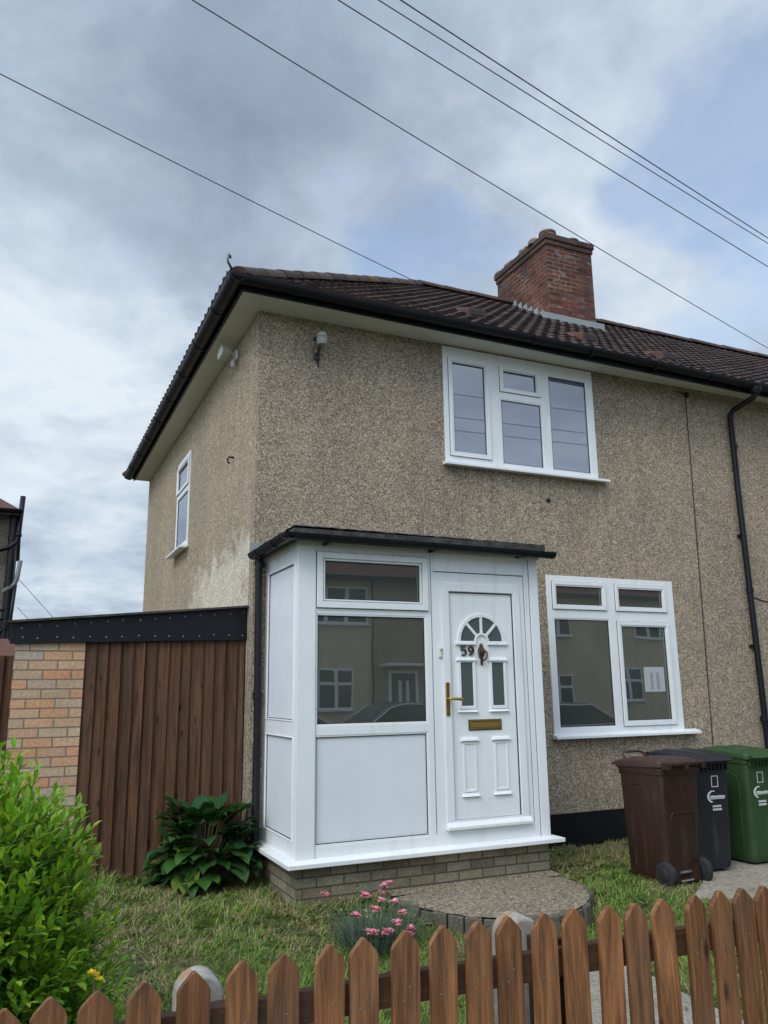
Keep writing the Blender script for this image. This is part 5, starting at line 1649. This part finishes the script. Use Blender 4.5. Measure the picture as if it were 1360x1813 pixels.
# ------------------------------------------------------------------ light, sky, camera
SUN_EL, SUN_AZ = math.radians(44), math.radians(236)      # azimuth clockwise from +y
sd = Vector((math.sin(SUN_AZ) * math.cos(SUN_EL), math.cos(SUN_AZ) * math.cos(SUN_EL), math.sin(SUN_EL)))
sl = bpy.data.lights.new('sun', 'SUN'); sl.energy = 1.5; sl.angle = math.radians(28); sl.color = (1, .955, .89)
so = bpy.data.objects.new('sun', sl); COL.objects.link(so)
so.rotation_euler = (-sd).to_track_quat('-Z', 'Y').to_euler()

world = bpy.data.worlds.new('World'); scene.world = world; world.use_nodes = True
wt = world.node_tree; wn = wt.nodes
bg = wn['Background']; bg.inputs[1].default_value = .10


class WT(NT):
    def __init__(self): self.t = wt; self.n = wn


w = WT()
sky = w.add('ShaderNodeTexSky', sky_type='NISHITA', sun_disc=False, sun_elevation=SUN_EL, sun_rotation=SUN_AZ, air_density=1.0, dust_density=1.0)
D = w.add('ShaderNodeTexCoord').outputs['Generated']
sx = w.add('ShaderNodeSeparateXYZ', inp={0: D})
den = w.math('ADD', w.math('MAXIMUM', sx.outputs[2], 0.0), .22)
cp = w.add('ShaderNodeCombineXYZ', inp={0: w.math('DIVIDE', sx.outputs[0], den), 1: w.math('DIVIDE', sx.outputs[1], den), 2: .3}).outputs[0]
n1 = w.noise(w.mapping(cp, (1, 1, 1), (3.1, 1.7, 0)), 2.0, 8, .56, .3)
n2 = w.noise(w.mapping(cp, (1, 1, 1), (8.2, 4.4, 0)), 4.6, 8, .58, .4)
warp = w.add('ShaderNodeVectorMath', operation='SCALE', inp={0: w.add('ShaderNodeVectorMath', operation='SUBTRACT', inp={0: w.noise(cp, 2.2, 6, .6).outputs[1], 1: (.5, .5, .5)}).outputs[0], 'Scale': .30}).outputs[0]
DW = w.add('ShaderNodeVectorMath', operation='NORMALIZE', inp={0: w.add('ShaderNodeVectorMath', operation='ADD', inp={0: D, 1: warp}).outputs[0]}).outputs[0]


def lobe(d, a_in, a_out):
    d = Vector(d).normalized()
    dot = w.add('ShaderNodeVectorMath', operation='DOT_PRODUCT', inp={0: DW, 1: tuple(d)}).outputs['Value']
    return w.add('ShaderNodeMapRange', interpolation_type='SMOOTHSTEP', inp={'Value': dot, 'From Min': math.cos(math.radians(a_out)), 'From Max': math.cos(math.radians(a_in)), 'To Min': 0.0, 'To Max': 1.0}).outputs[0]


def total(terms):
    acc = None
    for k, l in terms:
        t_ = w.math('MULTIPLY', l, k); acc = t_ if acc is None else w.math('ADD', acc, t_)
    return acc


blue = total([(1.0, lobe((.63, .54, .555), 0, 9)), (.75, lobe((.42, .765, .488), 0, 6)), (.6, lobe((.698, .594, .42), 0, 6)), (.35, lobe((.69, .48, .57), 0, 6)), (.25, lobe((.07, .86, .5), 0, 5))])
blue = w.math('ADD', blue, w.math('MULTIPLY', w.math('SUBTRACT', n2.outputs[0], .5), 1.9))
blue = w.ramp(blue, [(.2, 0.0), (.9, .95)])
brt = total([(.42, lobe((.0, .887, .462), 0, 14)), (.5, lobe((.0, .95, .30), 0, 15)), (.35, lobe((.55, .70, .46), 0, 12)), (.45, lobe((.66, .54, .5), 0, 14)), (.22, lobe((.52, .54, .66), 0, 14)), (.35, lobe((.3, .8, .52), 0, 8)),
             (-.16, lobe((.12, .76, .64), 0, 24)), (-.20, lobe((.22, .80, .56), 0, 19)), (-.12, lobe((.02, .80, .60), 0, 18))])
brt = w.math('ADD', w.math('ADD', w.math('MULTIPLY', brt, .85), .50), w.math('MULTIPLY', w.math('SUBTRACT', n1.outputs[0], .5), 1.5))
brt = w.math('ADD', brt, w.math('MULTIPLY', w.math('SUBTRACT', n2.outputs[0], .5), 1.5))
n3 = w.noise(w.mapping(cp, (1, 1, 1), (1.3, 6.1, 0)), 11.0, 7, .6, .3)
brt = w.math('ADD', brt, w.math('MULTIPLY', w.math('SUBTRACT', n3.outputs[0], .5), .45))
brt = w.add('ShaderNodeMapRange', inp={'Value': brt, 'From Min': -.5, 'From Max': 1.25, 'To Min': 0.0, 'To Max': 1.0}).outputs[0]
cl = w.ramp(brt, [(.0, (.24, .305, .40)), (.28, (.305, .38, .485)), (.51, (.40, .485, .60)), (.70, (.52, .62, .725)), (1.0, (.72, .80, .86))])
K = 10.0
cl10 = w.mix(1.0, cl, (K, K, K), 'MULTIPLY')
skyb = w.mix(1.0, sky.outputs[0], (2.3, 2.2, 2.1), 'MULTIPLY')
col = w.mix(w.math('MULTIPLY', blue, .68), cl10, skyb)
# the cloud sheet glows where the sun stands behind it
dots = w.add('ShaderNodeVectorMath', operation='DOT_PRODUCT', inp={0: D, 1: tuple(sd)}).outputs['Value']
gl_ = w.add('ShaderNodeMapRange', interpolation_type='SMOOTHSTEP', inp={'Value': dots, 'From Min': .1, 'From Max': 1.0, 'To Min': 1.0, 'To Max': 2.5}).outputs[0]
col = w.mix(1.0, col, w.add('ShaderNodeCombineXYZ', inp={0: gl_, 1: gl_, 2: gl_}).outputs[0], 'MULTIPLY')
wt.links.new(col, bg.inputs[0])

cam = bpy.data.cameras.new('camera'); co = bpy.data.objects.new('camera', cam); COL.objects.link(co)
cam.sensor_fit = 'VERTICAL'; cam.sensor_height = 36.0; cam.lens = 28.374
cam.clip_start = .05; cam.clip_end = 2000
yaw, pit, rol = 0.42453085, 0.21636155, -0.012524
fwd = Vector((math.sin(yaw) * math.cos(pit), math.cos(yaw) * math.cos(pit), math.sin(pit)))
rt = Vector((math.cos(yaw), -math.sin(yaw), 0)); up = rt.cross(fwd)
r2 = rt * math.cos(rol) + up * math.sin(rol); u2 = -rt * math.sin(rol) + up * math.cos(rol)
co.matrix_world = Matrix(((r2.x, u2.x, -fwd.x, CAM.x), (r2.y, u2.y, -fwd.y, CAM.y), (r2.z, u2.z, -fwd.z, CAM.z), (0, 0, 0, 1)))
scene.camera = co
scene.view_settings.view_transform = 'Standard'; scene.view_settings.look = 'None'
scene.view_settings.exposure = 0.12; scene.view_settings.gamma = 1.0
scene.render.engine = 'CYCLES'
scene.cycles.max_bounces = 8; scene.cycles.transparent_max_bounces = 12
scene.cycles.use_denoising = True
